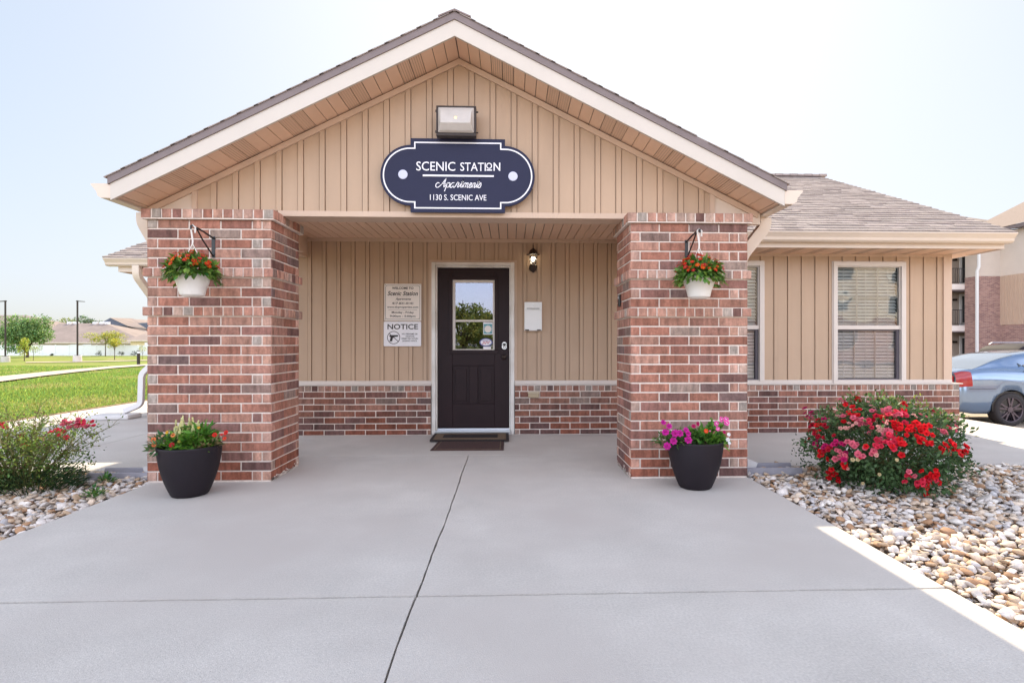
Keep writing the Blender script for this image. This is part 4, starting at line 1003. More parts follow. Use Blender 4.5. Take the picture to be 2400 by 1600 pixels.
# small black reader on the inner side of the right pillar
a = MB(); a.box(1.005, 1.0225, 4.98, 5.05, 1.49, 1.60); CRd = empty('card_reader', (1.02, 5.0, 1.49), 'small black entry device on the inner face of the right brick pillar', 'entry device'); a.build('reader_case', M['black'], CRd, bevel=.006)
a = MB(); a.box(1.002, 1.0045, 4.995, 5.035, 1.56, 1.585); a.build('reader_screen', M['steel'], CRd)
a = MB(); p = PY(707, 605, 6.2); a.box(p.x-.04, p.x+.02, 6.10, 6.22, 2.178, 2.2375); SB = empty('motion_sensor', (p.x, 6.16, 2.18), 'small tan sensor under the porch beam behind the left brick pillar', 'sensor')
a.build('sensor_case', M['siding2'], SB, bevel=.006)

# door mats
def gpoly(pts, z): return [PG(*q, z) for q in pts]
m1_ = empty('door_mat', tuple(PG(1100,1025)), 'black and tan framed door mat against the door threshold', 'door mat')
def quad_in(c4, i):         # inset of a quad
    cx_ = sum((Vector(p) for p in c4), Vector())/4; out = []
    for k_ in range(4):
        p, a_, b_ = Vector(c4[k_]), Vector(c4[k_-1]), Vector(c4[(k_+1) % 4]); out.append(p+(a_-p).normalized()*i+(b_-p).normalized()*i)
    return out
def matm(parent, c4, layers, z0):
    for (i, m_, name, h) in layers:
        q = quad_in(c4, i) if i else [Vector(p) for p in c4]; b = MB(); b.prism_z([(p.x, p.y) for p in q], z0 if i == 0 else z0+h-.003, z0+h); b.build(name, m_, parent)
y0_ = PG(1100,1036.0).y; A_ = [(PG(1006.8,1036.7).x, y0_, 0), (PG(1193,1035.2).x, y0_-.01, 0), (PG(1193,1035.2).x-.005, 6.87, 0), (PG(1006.8,1036.7).x-.01, 6.87, 0)]
matm(m1_, A_, ((0, M['mat_dark'], 'mat_base', .016), (.035, M['mat_tan'], 'mat_border', .019), (.135, M['mat_dark'], 'mat_centre', .022)), .012)
m2_ = empty('door_mat', tuple(PG(1095,1045)), 'brown door mat lying partly under the framed mat', 'door mat')
y0_ = PG(1095,1055.8).y; A_ = [(PG(1007.9,1056.6).x, y0_, 0), (PG(1180.8,1055.1).x, y0_, 0), (PG(1180.8,1055.1).x-.005, 6.72, 0), (PG(1007.9,1056.6).x+.03, 6.72, 0)]
matm(m2_, A_, ((0, M['mat_brown'], 'mat_base', .008), (.035, M['mat_tan'], 'mat_line', .0095), (.045, M['mat_brown'], 'mat_centre', .0105)), .001)

# splash blocks at the pillar downspouts
def splash(x0, x1, label):
    e_ = MB(); s = 1 if x1 > x0 else -1
    for y, w0 in ((4.80,.035),(5.0,.035)):
        e_.prism_x([(y-w0/2-.01,-.03),(y+w0/2+.01,-.03),(y+w0/2-.006,.036),(y-w0/2+.006,.036)], min(x0,x1), max(x0,x1))
    e_.box(min(x0,x1), max(x0,x1), 4.80, 5.0, -.03, -.004)
    o = e_.build('splash_block', M['plasticgrey'], bevel=.006); localize(o, ((x0+x1)/2, 4.9, 0)); tag(o, label, 'splash block')
splash(-2.99, -3.62, 'grey plastic splash trough on river rock left of the left brick pillar')
splash(2.045, 2.62, 'grey plastic splash trough on river rock right of the right brick pillar')
def outlet(x, s):
    b = MB(); b.tube([(x-s*.045, 4.9, .125), (x-s*.01, 4.9, .075), (x+s*.10, 4.9, .035)], [.10,.10,.10], prof=[(.5,.35),(.36,.42),(.24,.35),(.12,.42),(0,.35),(-.12,.42),(-.24,.35),(-.36,.42),(-.5,.35),(-.5,-.35),(.5,-.35)])
    b.build('downspout_elbow', M['spout'], ROOT)
outlet(xl-.03, -1); outlet(xr+.03, 1)
a = MB(); c = Vector((xw0-.30, yw-.22, 0)); a.prism_z([(c.x-.30,c.y-.28),(c.x+.26,c.y-.16),(c.x+.26,c.y+.16),(c.x-.30,c.y+.16)], .0, .07); o = a.build('splash_block', M['spout'], bevel=.02); localize(o, c); tag(o, 'light grey concrete splash block at the corner of the left wing', 'splash block')

# ------------------------------------------------------------------ pots and planting
def tri(a, b, t): return a*(1-t)+b*t
def mound(l, c, rx, ry, rz, n, L, col, droop=.3, inner=.35, var=.28, W=.5, up=.5):
    d = rand_dirs(n); d[:, 2] = np.abs(d[:, 2])*.9+RNG.uniform(-.25, .1, n)
    r = RNG.uniform(inner, 1, (n, 1))**.6; P = np.array(c)+d*np.array([rx, ry, rz])*r
    A = d+RNG.normal(0, .45, (n, 3)); A[:, 2] += up*.3-droop*RNG.random(n); Nn = np.tile([[0,0,1.]], (n, 1))+RNG.normal(0, .5, (n, 3))+d*.5
    l.leaves(P, A, Nn, L*RNG.uniform(.7, 1.3, n), L*W*RNG.uniform(.8, 1.2, n), green(n, col, var, .10), fold=.3)
def basket(tipx, tipy, tipz, px_, plate_y, px, label_p, label_b, seed, tiltx=0):
    global RNG; RNG = np.random.default_rng(seed)
    # bracket
    bk_ = empty('plant_bracket', (px, plate_y, tipz-.06), label_b, 'bracket', 'iron brackets for the hanging baskets')
    b = MB(); b.box(px-.014, px+.014, plate_y-.008, plate_y-.001, tipz-.19, tipz-.015); b.build('mounting_plate', M['black'], bk_)
    b = MB(); b.tube([(px, plate_y-.006, tipz-.03), (px, plate_y-.15, tipz-.005), (px, tipy+.03, tipz+.008), (px, tipy, tipz+.012), (px, tipy-.022, tipz+.004), (px, tipy-.026, tipz-.020)], .0075, 6)
    b.tube([(px, plate_y-.006, tipz-.18), (px, plate_y-.16, tipz-.075), (px, tipy+.05, tipz+.004)], .0065, 6); b.build('arm', M['black'], bk_)
    # basket
    cx_, cy_ = px, tipy-.002; zr = tipz-.375; H = .155
    g_ = empty('hanging_basket', (cx_, cy_, zr-H), label_p, 'hanging basket', 'hanging baskets on the porch pillars')
    b = MB(); r0, r1 = .082, .125
    b.lathe([(0,-H),(r0,-H),(r0+.004,-H+.008),(r0+(r1-r0)*.30,-H*.68),(r0+(r1-r0)*.78,-H*.3),(r1-.004,-.006),(r1+.004,-.004),(r1+.004,.008),(r1-.006,.008),(r1-.010,-.02),(0,-.02)], 36, (cx_, cy_, zr)); b.build('pot', M['potw'], g_, smooth=False).data.polygons.foreach_set('use_smooth', [True]*0) if False else b.build('pot', M['potw'], g_)
    b = MB(); b.lathe([(0,-H-.012),(r0*.72,-H-.012),(r0*.9,-H-.001),(0,-H-.001)], 24, (cx_, cy_, zr)); b.build('saucer', M['potw'], g_)
    b = MB(); top = tipz-.02
    b.tube([(cx_+.02,cy_,top-.025),(cx_+.022,cy_,top+.018),(cx_,cy_,top+.035),(cx_-.014,cy_,top+.02),(cx_-.006,cy_,top-.03),(cx_+.002,cy_,top-.09),(cx_,cy_,top-.12)], .0065, 6)
    for k_ in range(3):
        an = 2.2+k_*2.094; b.tube([(cx_,cy_,top-.11),(cx_+.02*math.cos(an),cy_+.02*math.sin(an),top-.15),(cx_+r1*math.cos(an),cy_+r1*math.sin(an),zr+.004)], .0032, 5)
    b.build('hanger', M['potw'], g_)
    l = LF(); mound(l, (cx_, cy_, zr+.035), .165, .165, .125, 680, .055, (.125,.24,.042), droop=.5, inner=.3)
    n = 260; an = RNG.uniform(0, 6.283, n); rr_ = RNG.uniform(.11,.185,n); P = np.stack([cx_+rr_*np.cos(an), cy_+rr_*np.sin(an), zr+.04-(rr_-.10)*RNG.uniform(0,1.1,n)], 1)
    A = np.stack([np.cos(an), np.sin(an), -RNG.uniform(.2,1.6,n)], 1); l.leaves(P, A, np.stack([np.cos(an), np.sin(an), np.ones(n)], 1), .058, .030, green(n, (.11,.21,.038), .3), fold=.25)
    l.build('foliage', M['leaf'], g_)
    l = LF(); cols = [(.62,.045,.015),(.75,.13,.012),(.55,.02,.03),(.68,.08,.012)] if seed == 101 else [(.60,.012,.015),(.64,.03,.012),(.48,.01,.03),(.72,.09,.012)]
    n = 66; d = rand_dirs(n); d[:, 2] = np.abs(d[:, 2])*.9+.05; d[:, 1] -= .25; P = np.array([cx_, cy_, zr+.035])+unit(d)*np.array([.18,.18,.155])*RNG.uniform(.92,1.08,(n,1))
    P[P[:,2] < zr+.03, 2] += .03
    ci = RNG.integers(0, 4, n); l.bloom(P, d+np.array([0,-.2,.5]), RNG.uniform(.015,.022,n), np.array(cols)[ci], petals=8, rings=3, cup=.25, centre=(.75,.40,.03))
    l.build('flowers', M['petal'], g_)
bl = PY(501, 560, YP); 
basket(0, YP-.30, PY(446, 532, YP-.30).z, 0, YP, bl.x, 'white pot hanging on the left brick pillar with orange and red flowers', 'black bracket on the left brick pillar', 101)
br_ = PY(1608.5, 560, YP)
basket(0, YP-.31, PY(1640, 541, YP-.31).z, 0, YP, br_.x, 'white pot hanging on the right brick pillar with red flowers', 'black bracket on the right brick pillar', 202)

def planter(c, label):
    g_ = empty('planter', (c[0], c[1], 0), label, 'planter', 'black egg shaped planters at the pillars'); b = MB()
    pf = [(0,.001),(.118,.001),(.128,.012),(.145,.05),(.168,.11),(.189,.18),(.204,.25),(.213,.315),(.217,.362),(.219,.372),(.214,.377),(.207,.372),(.204,.33),(0,.33)]
    b.lathe(pf, 56, (c[0], c[1], 0)); o = b.build('pot', M['pot'], g_, smooth=True); 
    b = MB(); b.lathe([(0,.345),(.205,.338)], 24, (c[0], c[1], 0)); b.build('potting_soil', M['soil'], g_); return g_
RNG = np.random.default_rng(303)
cL = PG(440, 1152); cL = (PG(446, 1168).x-.070, PG(446, 1168).y+.118)
gL = planter(cL, 'black planter before the left brick pillar with yellow plumes and orange zinnias')
l = LF(); z0 = .365
mound(l, (cL[0]+.0, cL[1], z0), .20, .15, .13, 560, .058, (.13,.28,.035), droop=.2, inner=.2, W=.42)
mound(l, (cL[0]-.15, cL[1]-.04, z0), .11, .12, .11, 240, .055, (.09,.17,.06), droop=.4, W=.33)
mound(l, (cL[0]+.14, cL[1]-.02, z0), .09, .10, .07, 200, .035, (.24,.19,.09), droop=.3, W=.4)
mound(l, (cL[0]+.08, cL[1], z0+.03), .10, .10, .15, 170, .07, (.09,.22,.03), droop=.2, W=.36)
l.build('foliage', M['leaf'], gL)
l = LF()
for k_ in range(16):                                           # celosia plumes
    bx = cL[0]-.07+RNG.uniform(-.03, .15); by = cL[1]+RNG.uniform(-.07,.07); h = RNG.uniform(.12,.205); n = 90; t = RNG.random(n); an = RNG.uniform(0, 6.283, n)
    P = np.stack([bx+np.cos(an)*.008*(1-t), by+np.sin(an)*.008*(1-t), z0+h*.35+h*.75*t], 1); A = np.stack([np.cos(an)*.5, np.sin(an)*.5, np.ones(n)], 1)
    l.leaves(P, A, rand_dirs(n), .034*(1.15-t), .013, green(n, (.78,.76,.42), .15, .04), fold=.1)
l.build('plumes', M['petal'], gL)
l = LF(); ff = lambda u, v, y: tuple(PY(u, v, y))
for (X, Y_, c_, r_) in ((205,475,(.80,.22,.07),.022),(215,555,(.80,.20,.07),.023),(495,560,(.42,.012,.02),.022),(515,405,(.78,.25,.08),.019),(418,360,(.75,.42,.04),.014),(1180,400,(.62,.02,.015),.020),(1360,365,(.62,.02,.015),.021),(1340,455,(.66,.05,.02),.016),(1290,395,(.55,.02,.02),.012),(925,285,(.75,.45,.05),.012),(345,415,(.70,.42,.22),.010),(610,505,(.5,.45,.08),.012)):
    P = np.array([ff(330+X/6.817, 960+Y_/6.817, cL[1]-.13)]); l.bloom(P, np.array([[RNG.normal(0,.2), -1, .5]]), r_, np.array([c_]), petals=9, rings=3, cup=.25, centre=(.25,.05,.02))
l.build('flowers', M['petal'], gL)
RNG = np.random.default_rng(404)
cR = (PG(1630, 1150).x+.038, PG(1630, 1150).y+.118)
gR = planter(cR, 'black planter before the right brick pillar with magenta petunias')
l = LF()
mound(l, (cR[0]+.09, cR[1], z0), .15, .14, .11, 520, .055, (.10,.24,.035), droop=.3, inner=.2, W=.45)
mound(l, (cR[0]-.18, cR[1]-.03, z0-.005), .17, .13, .10, 460, .036, (.07,.15,.035), droop=.6, W=.35)
mound(l, (cR[0]-.05, cR[1], z0), .14, .13, .10, 260, .04, (.08,.17,.04), droop=.3, W=.4)
mound(l, (cR[0]+.15, cR[1], z0+.05), .05, .05, .12, 80, .05, (.13,.30,.04), droop=.2, W=.45)
l.build('foliage', M['leaf'], gR)
l = LF(); f5 = lambda X, Y_: ff(1490+X/7.468, 960+Y_/7.468, cR[1]-.17)
for (X, Y_, c_, r_) in ((520,390,'m',.032),(485,220,'m',.024),(585,285,'m',.026),(690,410,'m',.034),(770,410,'m',.032),(880,350,'m',.024),(660,545,'m',.033),(920,415,'m',.025),(920,525,'m',.034),(550,632,'m',.033),(1015,285,'c',.020),(1088,245,'c',.020),
        (1412,240,'p',.024),(1500,165,'p',.024),(1580,165,'p',.024),(1590,225,'p',.026),(1440,335,'p',.019),(1550,390,'c',.016),(1232,370,'o',.020),(1630,430,'w',.016),(1615,520,'w',.020),(1640,580,'w',.014),(1300,370,'p',.008)):
    col = {'m':(.50,.012,.26),'c':(.42,.01,.10),'p':(.75,.10,.38),'o':(.75,.06,.02),'w':(.8,.78,.8)}[c_]
    cen = {'m':(.25,.0,.10),'c':(.3,0,.05),'p':(.9,.8,.85),'o':(.8,.3,.05),'w':(.8,.8,.6)}[c_]
    P = np.array([f5(X, Y_)]); l.bloom(P, np.array([[RNG.normal(0,.25), -1, .35+RNG.normal(0,.15)]]), r_, np.array([col]), petals=7 if c_ != 'p' else 5, rings=2, cup=.15, centre=cen)
l.build('flowers', M['petal'], gR)

# ------------------------------------------------------------------ rose bushes
def ray_ell(u, v, c, r):
    k = (u-CX)/F; kz = (CY-v)/F; d = Vector((k*cs+sn, -k*sn+cs, kz)); o = Vector((0,0,EYE))
    a = [d[i]/r[i] for i in range(3)]; b = [(o[i]-c[i])/r[i] for i in range(3)]
    A = sum(x*x for x in a); B = 2*sum(a[i]*b[i] for i in range(3)); Cq = sum(x*x for x in b)-1; D_ = B*B-4*A*Cq
    t = (-B-math.sqrt(D_))/(2*A) if D_ > 0 else -B/(2*A)
    return o+d*t
RNG = np.random.default_rng(505)
c = Vector((PY(2066,1049,4.40).x, 4.40, .29)); rad = (.565, .60, .40)
RB_ = empty('rose_bush', (c.x, c.y, 0), 'dense dark green rose bush with many red and pink blooms right of the porch', 'rose bush')
st_ = MB(); tips = []
for k_ in range(90):
    d = Vector(rand_dirs(1)[0]); d.z = abs(d.z)*.9; t = c+Vector((d.x*rad[0], d.y*rad[1], d.z*rad[2]-.02)) * 1.0
    b0_ = Vector((c.x+random.uniform(-.1,.1), c.y+random.uniform(-.1,.1), -.05)); mid = b0_.lerp(t, .5)+Vector((0,0,.08))
    st_.tube([b0_, mid, t], [.006,.004,.002], 5)
st_.build('stems', M['stem'], RB_)
l = LF(); n = 11000
d = rand_dirs(n); lump = 1+.10*np.sin(d[:,0]*7+1)*np.cos(d[:,1]*6)+.09*np.sin(d[:,2]*9+d[:,0]*5)+RNG.normal(0,.05,n); r_ = (RNG.uniform(.25,1,n)**.45)*lump
P = np.array(c)+d*np.array(rad)*r_[:,None]; keep = P[:,2] > -.02; P = P[keep]; d = d[keep]; r_ = r_[keep]; n = len(P)
A = d*.7+RNG.normal(0,.6,(n,3)); A[:,2] += .15; Nn = d+np.array([0,0,.9])+RNG.normal(0,.45,(n,3))
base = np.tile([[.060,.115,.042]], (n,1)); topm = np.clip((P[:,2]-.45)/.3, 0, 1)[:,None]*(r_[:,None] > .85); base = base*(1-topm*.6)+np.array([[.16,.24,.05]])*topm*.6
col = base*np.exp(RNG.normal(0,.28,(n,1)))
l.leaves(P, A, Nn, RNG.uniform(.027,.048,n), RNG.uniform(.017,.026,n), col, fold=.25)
# fresh shoots rising above the crown
for (u, v) in ((2063,925),(2100,932),(2150,927),(2212,965),(2085,937),(2170,942)):
    top = PY(u, v, 4.45); n2 = 40; t = RNG.random(n2); P = np.array(top)[None,:]+np.stack([RNG.normal(0,.025,n2), RNG.normal(0,.03,n2), -t*.17], 1)
    l.leaves(P, RNG.normal(0,1,(n2,3))+[0,0,.8], rand_dirs(n2), .034, .013, green(n2, (.30,.36,.06), .2), fold=.2)
# straggling side shoots
for (u, v) in ((1868,1050),(1890,1070),(1885,1085),(2255,1075),(2240,1090),(2262,1080)):
    top = ray_ell(u, v, c, rad); n2 = 26; P = np.array(top)[None,:]+RNG.normal(0,.035,(n2,3)); l.leaves(P, RNG.normal(0,1,(n2,3)), rand_dirs(n2), .030, .014, green(n2, (.05,.09,.035), .25), fold=.2)
l.build('foliage', M['leaf'], RB_)
CL = {'r':(.66,.008,.016),'c':(.42,.006,.025),'m':(.46,.010,.11),'k':(.66,.03,.075),'p':(.66,.13,.19),'q':(.70,.34,.30),'y':(.62,.50,.28)}
clusters = [(830,185,55,'r'),(690,215,70,'p'),(660,260,35,'r'),(235,385,70,'m'),(440,430,45,'m'),(265,510,72,'c'),(345,525,50,'r'),(420,515,40,'c'),(350,630,55,'c'),(530,635,35,'c'),(205,700,50,'c'),(310,715,60,'m'),(380,845,60,'r'),(475,795,60,'c'),(440,750,50,'m'),
 (590,740,65,'m'),(610,850,75,'p'),(600,880,50,'m'),(700,380,70,'r'),(810,380,75,'r'),(860,450,80,'p'),(930,480,50,'k'),(730,540,70,'q'),(555,350,70,'q'),(620,400,40,'p'),(1190,360,90,'p'),(1180,400,60,'k'),(1340,390,85,'k'),(1370,330,55,'r'),(1400,265,55,'r'),(1120,540,85,'q'),(1180,600,80,'p'),(1300,530,80,'r'),(1430,560,60,'r'),(1540,530,90,'r'),(1590,610,95,'r'),(1620,670,60,'r'),
 (1190,690,95,'k'),(1230,740,60,'k'),(1330,730,80,'r'),(1060,730,60,'k'),(720,720,35,'p'),(790,740,55,'p'),(850,830,55,'p'),(830,860,35,'k'),(890,770,35,'r'),(650,965,55,'r'),(470,1080,65,'r'),(520,1140,55,'r'),(320,1110,32,'c'),(1890,560,60,'p'),(2010,560,42,'p'),(1950,520,30,'k'),(1860,800,60,'r'),(1960,760,65,'r'),(2000,810,60,'r'),(2100,790,60,'r'),(2110,840,40,'r'),
 (1420,1080,42,'p'),(1405,1150,45,'k'),(1600,1170,60,'k'),(1640,1230,60,'r'),(1620,1300,55,'r'),(1720,1080,60,'r'),(1740,1140,55,'k'),(1600,1045,32,'r'),(1820,1215,22,'r'),(1740,335,30,'c'),(1520,370,42,'q'),(1560,350,35,'p'),(1650,370,35,'p'),(1000,250,50,'q'),(980,310,40,'p'),(970,840,38,'p'),(1060,820,35,'q'),(790,930,40,'y'),(460,1230,25,'y'),(880,1200,28,'y'),(1090,1080,35,'y'),(1010,870,35,'q'),(1280,930,35,'y'),(690,1030,20,'q'),(820,290,35,'r'),(1130,410,40,'r'),(1040,410,40,'c')]
l = LF()
for (X, Y_, rp, k_) in clusters:
    p0 = ray_ell(1850+X/5.227, 900+Y_/5.227, c, [q*.99 for q in rad]); R_ = rp/5.227*4.1/F
    nb = max(1, int(R_*R_*3.14/(.00075))); P = np.array(p0)+RNG.normal(0, .55, (nb,3))*R_; P[:,1] -= .02
    nrm = unit((P-np.array(c))/np.array(rad)**2)+np.array([0,-.35,.25])+RNG.normal(0,.25,(nb,3))
    l.bloom(P, nrm, RNG.uniform(.019,.028,nb)*(1 if k_ not in 'qy' else .7), np.tile([CL[k_]],(nb,1)), petals=5, rings=3, cup=.6)
l.build('flowers', M['petal'], RB_)

RNG = np.random.default_rng(606); random.seed(77)
c = PG(48, 1140); c = Vector((c.x-.02, c.y+.04, 0))
RL = empty('rose_bush', (c.x, c.y, 0), 'straggly backlit rose bush with bare twigs and few pink blooms left of the porch', 'rose bush')
st_ = MB(); l = LF(); fl = LF(); hips = MB()
for k_ in range(75):
    an = random.uniform(0, 6.283); rr_ = random.uniform(.12, .72); h = random.uniform(.32, .70)*(1-.28*rr_/.68)
    b0_ = c+Vector((math.cos(an)*.10*random.random(), math.sin(an)*.10*random.random(), -.06)); t = c+Vector((math.cos(an)*rr_, math.sin(an)*rr_*.85, h))
    mid = b0_.lerp(t, .5)+Vector((random.uniform(-.06,.06), random.uniform(-.06,.06), .06)); pts = [b0_, b0_.lerp(mid,.5)+Vector((0,0,.02)), mid, mid.lerp(t,.5)+Vector((random.uniform(-.02,.02),0,.02)), t]
    st_.tube(pts, [.006,.005,.004,.003,.0016], 5)
    for j in range(9):
        s = random.uniform(.3, 1); q = pts[2].lerp(pts[4], (s-.3)/.7) if s > .3 else mid; e_ = q+Vector((random.uniform(-.12,.12), random.uniform(-.12,.12), random.uniform(-.02,.12)))
        st_.tube([q, q.lerp(e_,.5)+Vector((0,0,.012)), e_], [.0022,.0018,.0011], 4)
        if random.random() < .16: hips.lathe([(0,-.007),(.006,-.003),(.007,.002),(.003,.006),(0,.007)], 6, tuple(e_))
        n2 = random.randint(5, 9) if e_.z < .50 else random.randint(1, 4)
        P = np.array(e_)+RNG.normal(0,.024,(n2,3)); hgt = min(1, e_.z/.5)
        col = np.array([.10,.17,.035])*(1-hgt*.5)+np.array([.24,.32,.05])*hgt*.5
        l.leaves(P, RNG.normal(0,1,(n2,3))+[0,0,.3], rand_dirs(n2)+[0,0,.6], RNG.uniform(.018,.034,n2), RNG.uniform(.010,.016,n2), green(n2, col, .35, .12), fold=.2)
n = 2600; d = rand_dirs(n); P = np.array(c)+d*np.array([.50,.42,.20])*RNG.random((n,1))**.4+[0.0,0,.17]; P[:,2] = np.maximum(P[:,2], .0)
l.leaves(P, RNG.normal(0,1,(n,3)), rand_dirs(n)+[0,0,.5], RNG.uniform(.02,.036,n), .013, green(n, (.075,.13,.03), .35, .12), fold=.2)
# low dark feathery growth at the foot
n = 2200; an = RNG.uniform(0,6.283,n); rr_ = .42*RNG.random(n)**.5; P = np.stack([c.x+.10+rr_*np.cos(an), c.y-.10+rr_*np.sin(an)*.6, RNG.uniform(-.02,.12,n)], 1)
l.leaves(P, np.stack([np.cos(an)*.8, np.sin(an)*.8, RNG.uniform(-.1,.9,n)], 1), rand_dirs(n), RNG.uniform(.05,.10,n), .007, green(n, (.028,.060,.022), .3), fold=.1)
st_.build('stems', M['stem'], RL); l.build('foliage', M['leaf'], RL); hips.build('rose_hips', mat('rose_hip', (.12,.05,.03), .6), RL)
f6 = lambda X, Y_: PY(X/4.9, 950+Y_/4.9, c.y-.05)
for (X, Y_, rp, k_) in ((30,240,60,'k'),(90,330,28,'r'),(665,295,55,'k'),(735,355,38,'k'),(640,405,25,'k'),(770,205,55,'p'),(850,215,60,'p'),(890,170,50,'p'),(940,215,60,'k'),(990,230,45,'p'),(215,225,28,'p'),(290,450,24,'r'),(70,490,20,'r'),(345,455,14,'r'),(430,375,24,'c'),(535,345,16,'m'),(500,400,18,'q'),(225,350,26,'c')):
    p0 = f6(X, Y_); R_ = rp/4.9*c.y/F; nb = max(1, int(R_*R_*3.14/.0007)); P = np.array(p0)+RNG.normal(0,.5,(nb,3))*R_*np.array([1,1,.6])
    fl.bloom(P, RNG.normal(0,.3,(nb,3))+[0,-.5,.8], RNG.uniform(.018,.027,nb), np.tile([CL[k_]],(nb,1)), petals=5, rings=3, cup=.5)
fl.build('flowers', M['petal'], RL)
for (u, v, h, lab) in ((222, 1165, .085, 'small low green seedling among the river rocks beside the straggly rose'), (252, 1130, .075, 'tiny bright green seedling nearest the splash trough on the left')):
    p = PG(u, v); g_ = empty('seedling', tuple(p), lab, 'seedling'); l = LF(); n = 110; d = rand_dirs(n); d[:,2] = np.abs(d[:,2])
    l.leaves(np.array(p)+d*np.array([.075,.06,h])*RNG.random((n,1))**.5, d+[0,0,.3], d+[0,0,1], .032, .018, green(n, (.09,.20,.05), .3), fold=.2); l.build('foliage', M['leaf'], g_)
    s_ = MB(); s_.tube([p+Vector((0,0,-.05)), p+Vector((0,0,h*.8))], .002, 4); s_.build('stem', M['stem'], g_)

# ------------------------------------------------------------------ cars
def interp(x, tab):
    for (a, b), (c_, d_) in zip(tab[:-1], tab[1:]):
        if x <= c_:
            t = (x-a)/(c_-a) if c_ > a else 0; t = max(0, min(1, t)); return b+(d_-b)*t
    return tab[-1][1]
def sm(tab, x, r_=.12): return sum(interp(x+o_, tab) for o_ in (-r_, -r_/2, 0, r_/2, r_))/5
class Car:
    def __init__(s, deck, roof, hw, rw, wb=2.75, zbt=.24, rwheel=.33):
        s.deck = deck; s.roof = roof; s.hw = hw; s.rw = rw; s.wb = wb; s.zbt = zbt; s.rwheel = rwheel
    def sec(s, x, arch=True):
        W = sm(s.hw, x); zd = sm(s.deck, x); zr = max(zd+.004, sm(s.roof, x, .08)); rise = max(0, zr-zd); k = min(1, rise/.22); Wr = W*.86*(1-k)+sm(s.rw, x)*k
        zb = s.zbt+.08*max(0, (-x-.7)/.3)+.06*max(0, (x-3.3)/.4)
        P = [(0, zb), (W*.90, zb), (W*.97, zb+.08), (W*.995, .50), (W, .66), (W*.985, zd*.80), (W*.965, zd*.90), (W*.93, zd-.035), (W*.895, zd-.008), (W*.86, zd)]
        for t in (.35, .7): P.append((W*.86*(1-t)+Wr*t, zd+rise*t*.92))
        P += [(Wr, zd+rise*.95), (Wr*.93, zd+rise*.99), (Wr*.6, zr+.008), (0, zr+.015)]
        if arch:
            for xc in (0, s.wb):
                dx = abs(x-xc); ra = s.rwheel+.055
                if dx < ra:
                    za = s.rwheel+math.sqrt(ra*ra-dx*dx); P = [(y, (max(z, za) if 0 < i < 7 else (max(z, za) if i == 0 else z))) for i, (y, z) in enumerate(P)]
        return P
def body_mesh(car, X0, X1, n=110):
    mb = MB(); rings = []
    xs_ = sorted(set(list(np.linspace(X0, X1, n))+[q+s*(car.rwheel+.055)*k_ for q in (0, car.wb) for s in (-1,1) for k_ in (1.0,.97,.9,.995)]))
    for x in xs_:
        p = car.sec(x); e = min((x-X0)/.16, (X1-x)/.22, 1); e = max(.0, e); f_ = .80+.20*math.sqrt(max(0, 1-(1-e)**2))
        ring = [(x, -y*f_, z) for y, z in p]+[(x, y*f_, z) for y, z in reversed(p[1:-1])]; rings.append(ring)
    m_ = len(rings[0]); vs = [q for r_ in rings for q in r_]; fs_ = []
    for i in range(len(rings)-1):
        for k_ in range(m_): fs_.append((i*m_+k_, i*m_+(k_+1) % m_, (i+1)*m_+(k_+1) % m_, (i+1)*m_+k_))
    fs_ += [tuple(range(m_)), tuple(range((len(rings)-1)*m_, len(rings)*m_))]; mb.add(vs, fs_); return mb
def wheel(parent, x, y, z, r, flip):
    e_ = empty('wheel', (x, y, z)); e_.parent = parent; s = -1 if not flip else 1
    # local: axis along y
    def lat(prof, name, m_, n_=40):
        b = MB(); b.lathe(prof, n_, M4=Matrix.Rotation(R(90), 4, 'X')); me_o = b.build(name, m_, None, smooth=True); me_o.parent = e_; return me_o
    k = -s
    lat([(r*.72, .11*k), (r*.80, .115*k), (r*.93, .11*k), (r, .08*k), (r, -.08*k), (r*.9, -.11*k), (r*.7, -.11*k)], 'tyre', M['tyre'])
    lat([(r*.735, .105*k), (r*.72, .112*k), (r*.69, .10*k), (r*.67, .04*k), (r*.66, -.09*k), (0, -.09*k)], 'rim_barrel', M['rim'])
    b = MB()
    for j in range(5):
        for dd in (-.16, .16):
            an = 2*math.pi*j/5+.3; a0 = an+dd*.4; a1 = an+dd*1.35
            p0 = Vector((math.cos(a0)*r*.14, 0, math.sin(a0)*r*.14)); p1 = Vector((math.cos(a1)*r*.70, 0, math.sin(a1)*r*.70)); q_ = Vector((-math.sin(a1), 0, math.cos(a1)))*.014
            y0_, y1_ = s*(.062), s*(.095); vs = [p0-q_*1.3, p0+q_*1.3, p1+q_, p1-q_]
            b.add([(v.x, y0_, v.z) for v in vs]+[(v.x, y1_, v.z) for v in vs], [(0,1,2,3),(7,6,5,4),(0,4,5,1),(1,5,6,2),(2,6,7,3),(3,7,4,0)])
    b.lathe([(0,-.098*s*-1*-1),(.055,-.096*s*-1*-1),(.065,-.07*s*-1*-1),(.0,-.07*s*-1*-1)], 20, M4=Matrix.Rotation(R(90), 4, 'X'))
    o = b.build('spokes', M['rim'], None); o.parent = e_
    lat([(0,.0),(r*.48,.0),(r*.48,-.02*k),(0,-.02*k)], 'brake_disc', M['steel'], 28)
    return e_
wc = PD(2358.4, 958.4, 10.66)
gz_ = wc.z-.33
car1 = empty('parked_car', (wc.x, wc.y+.80, gz_), 'silver blue sedan with black alloy wheels parked beyond the right wing', 'car')
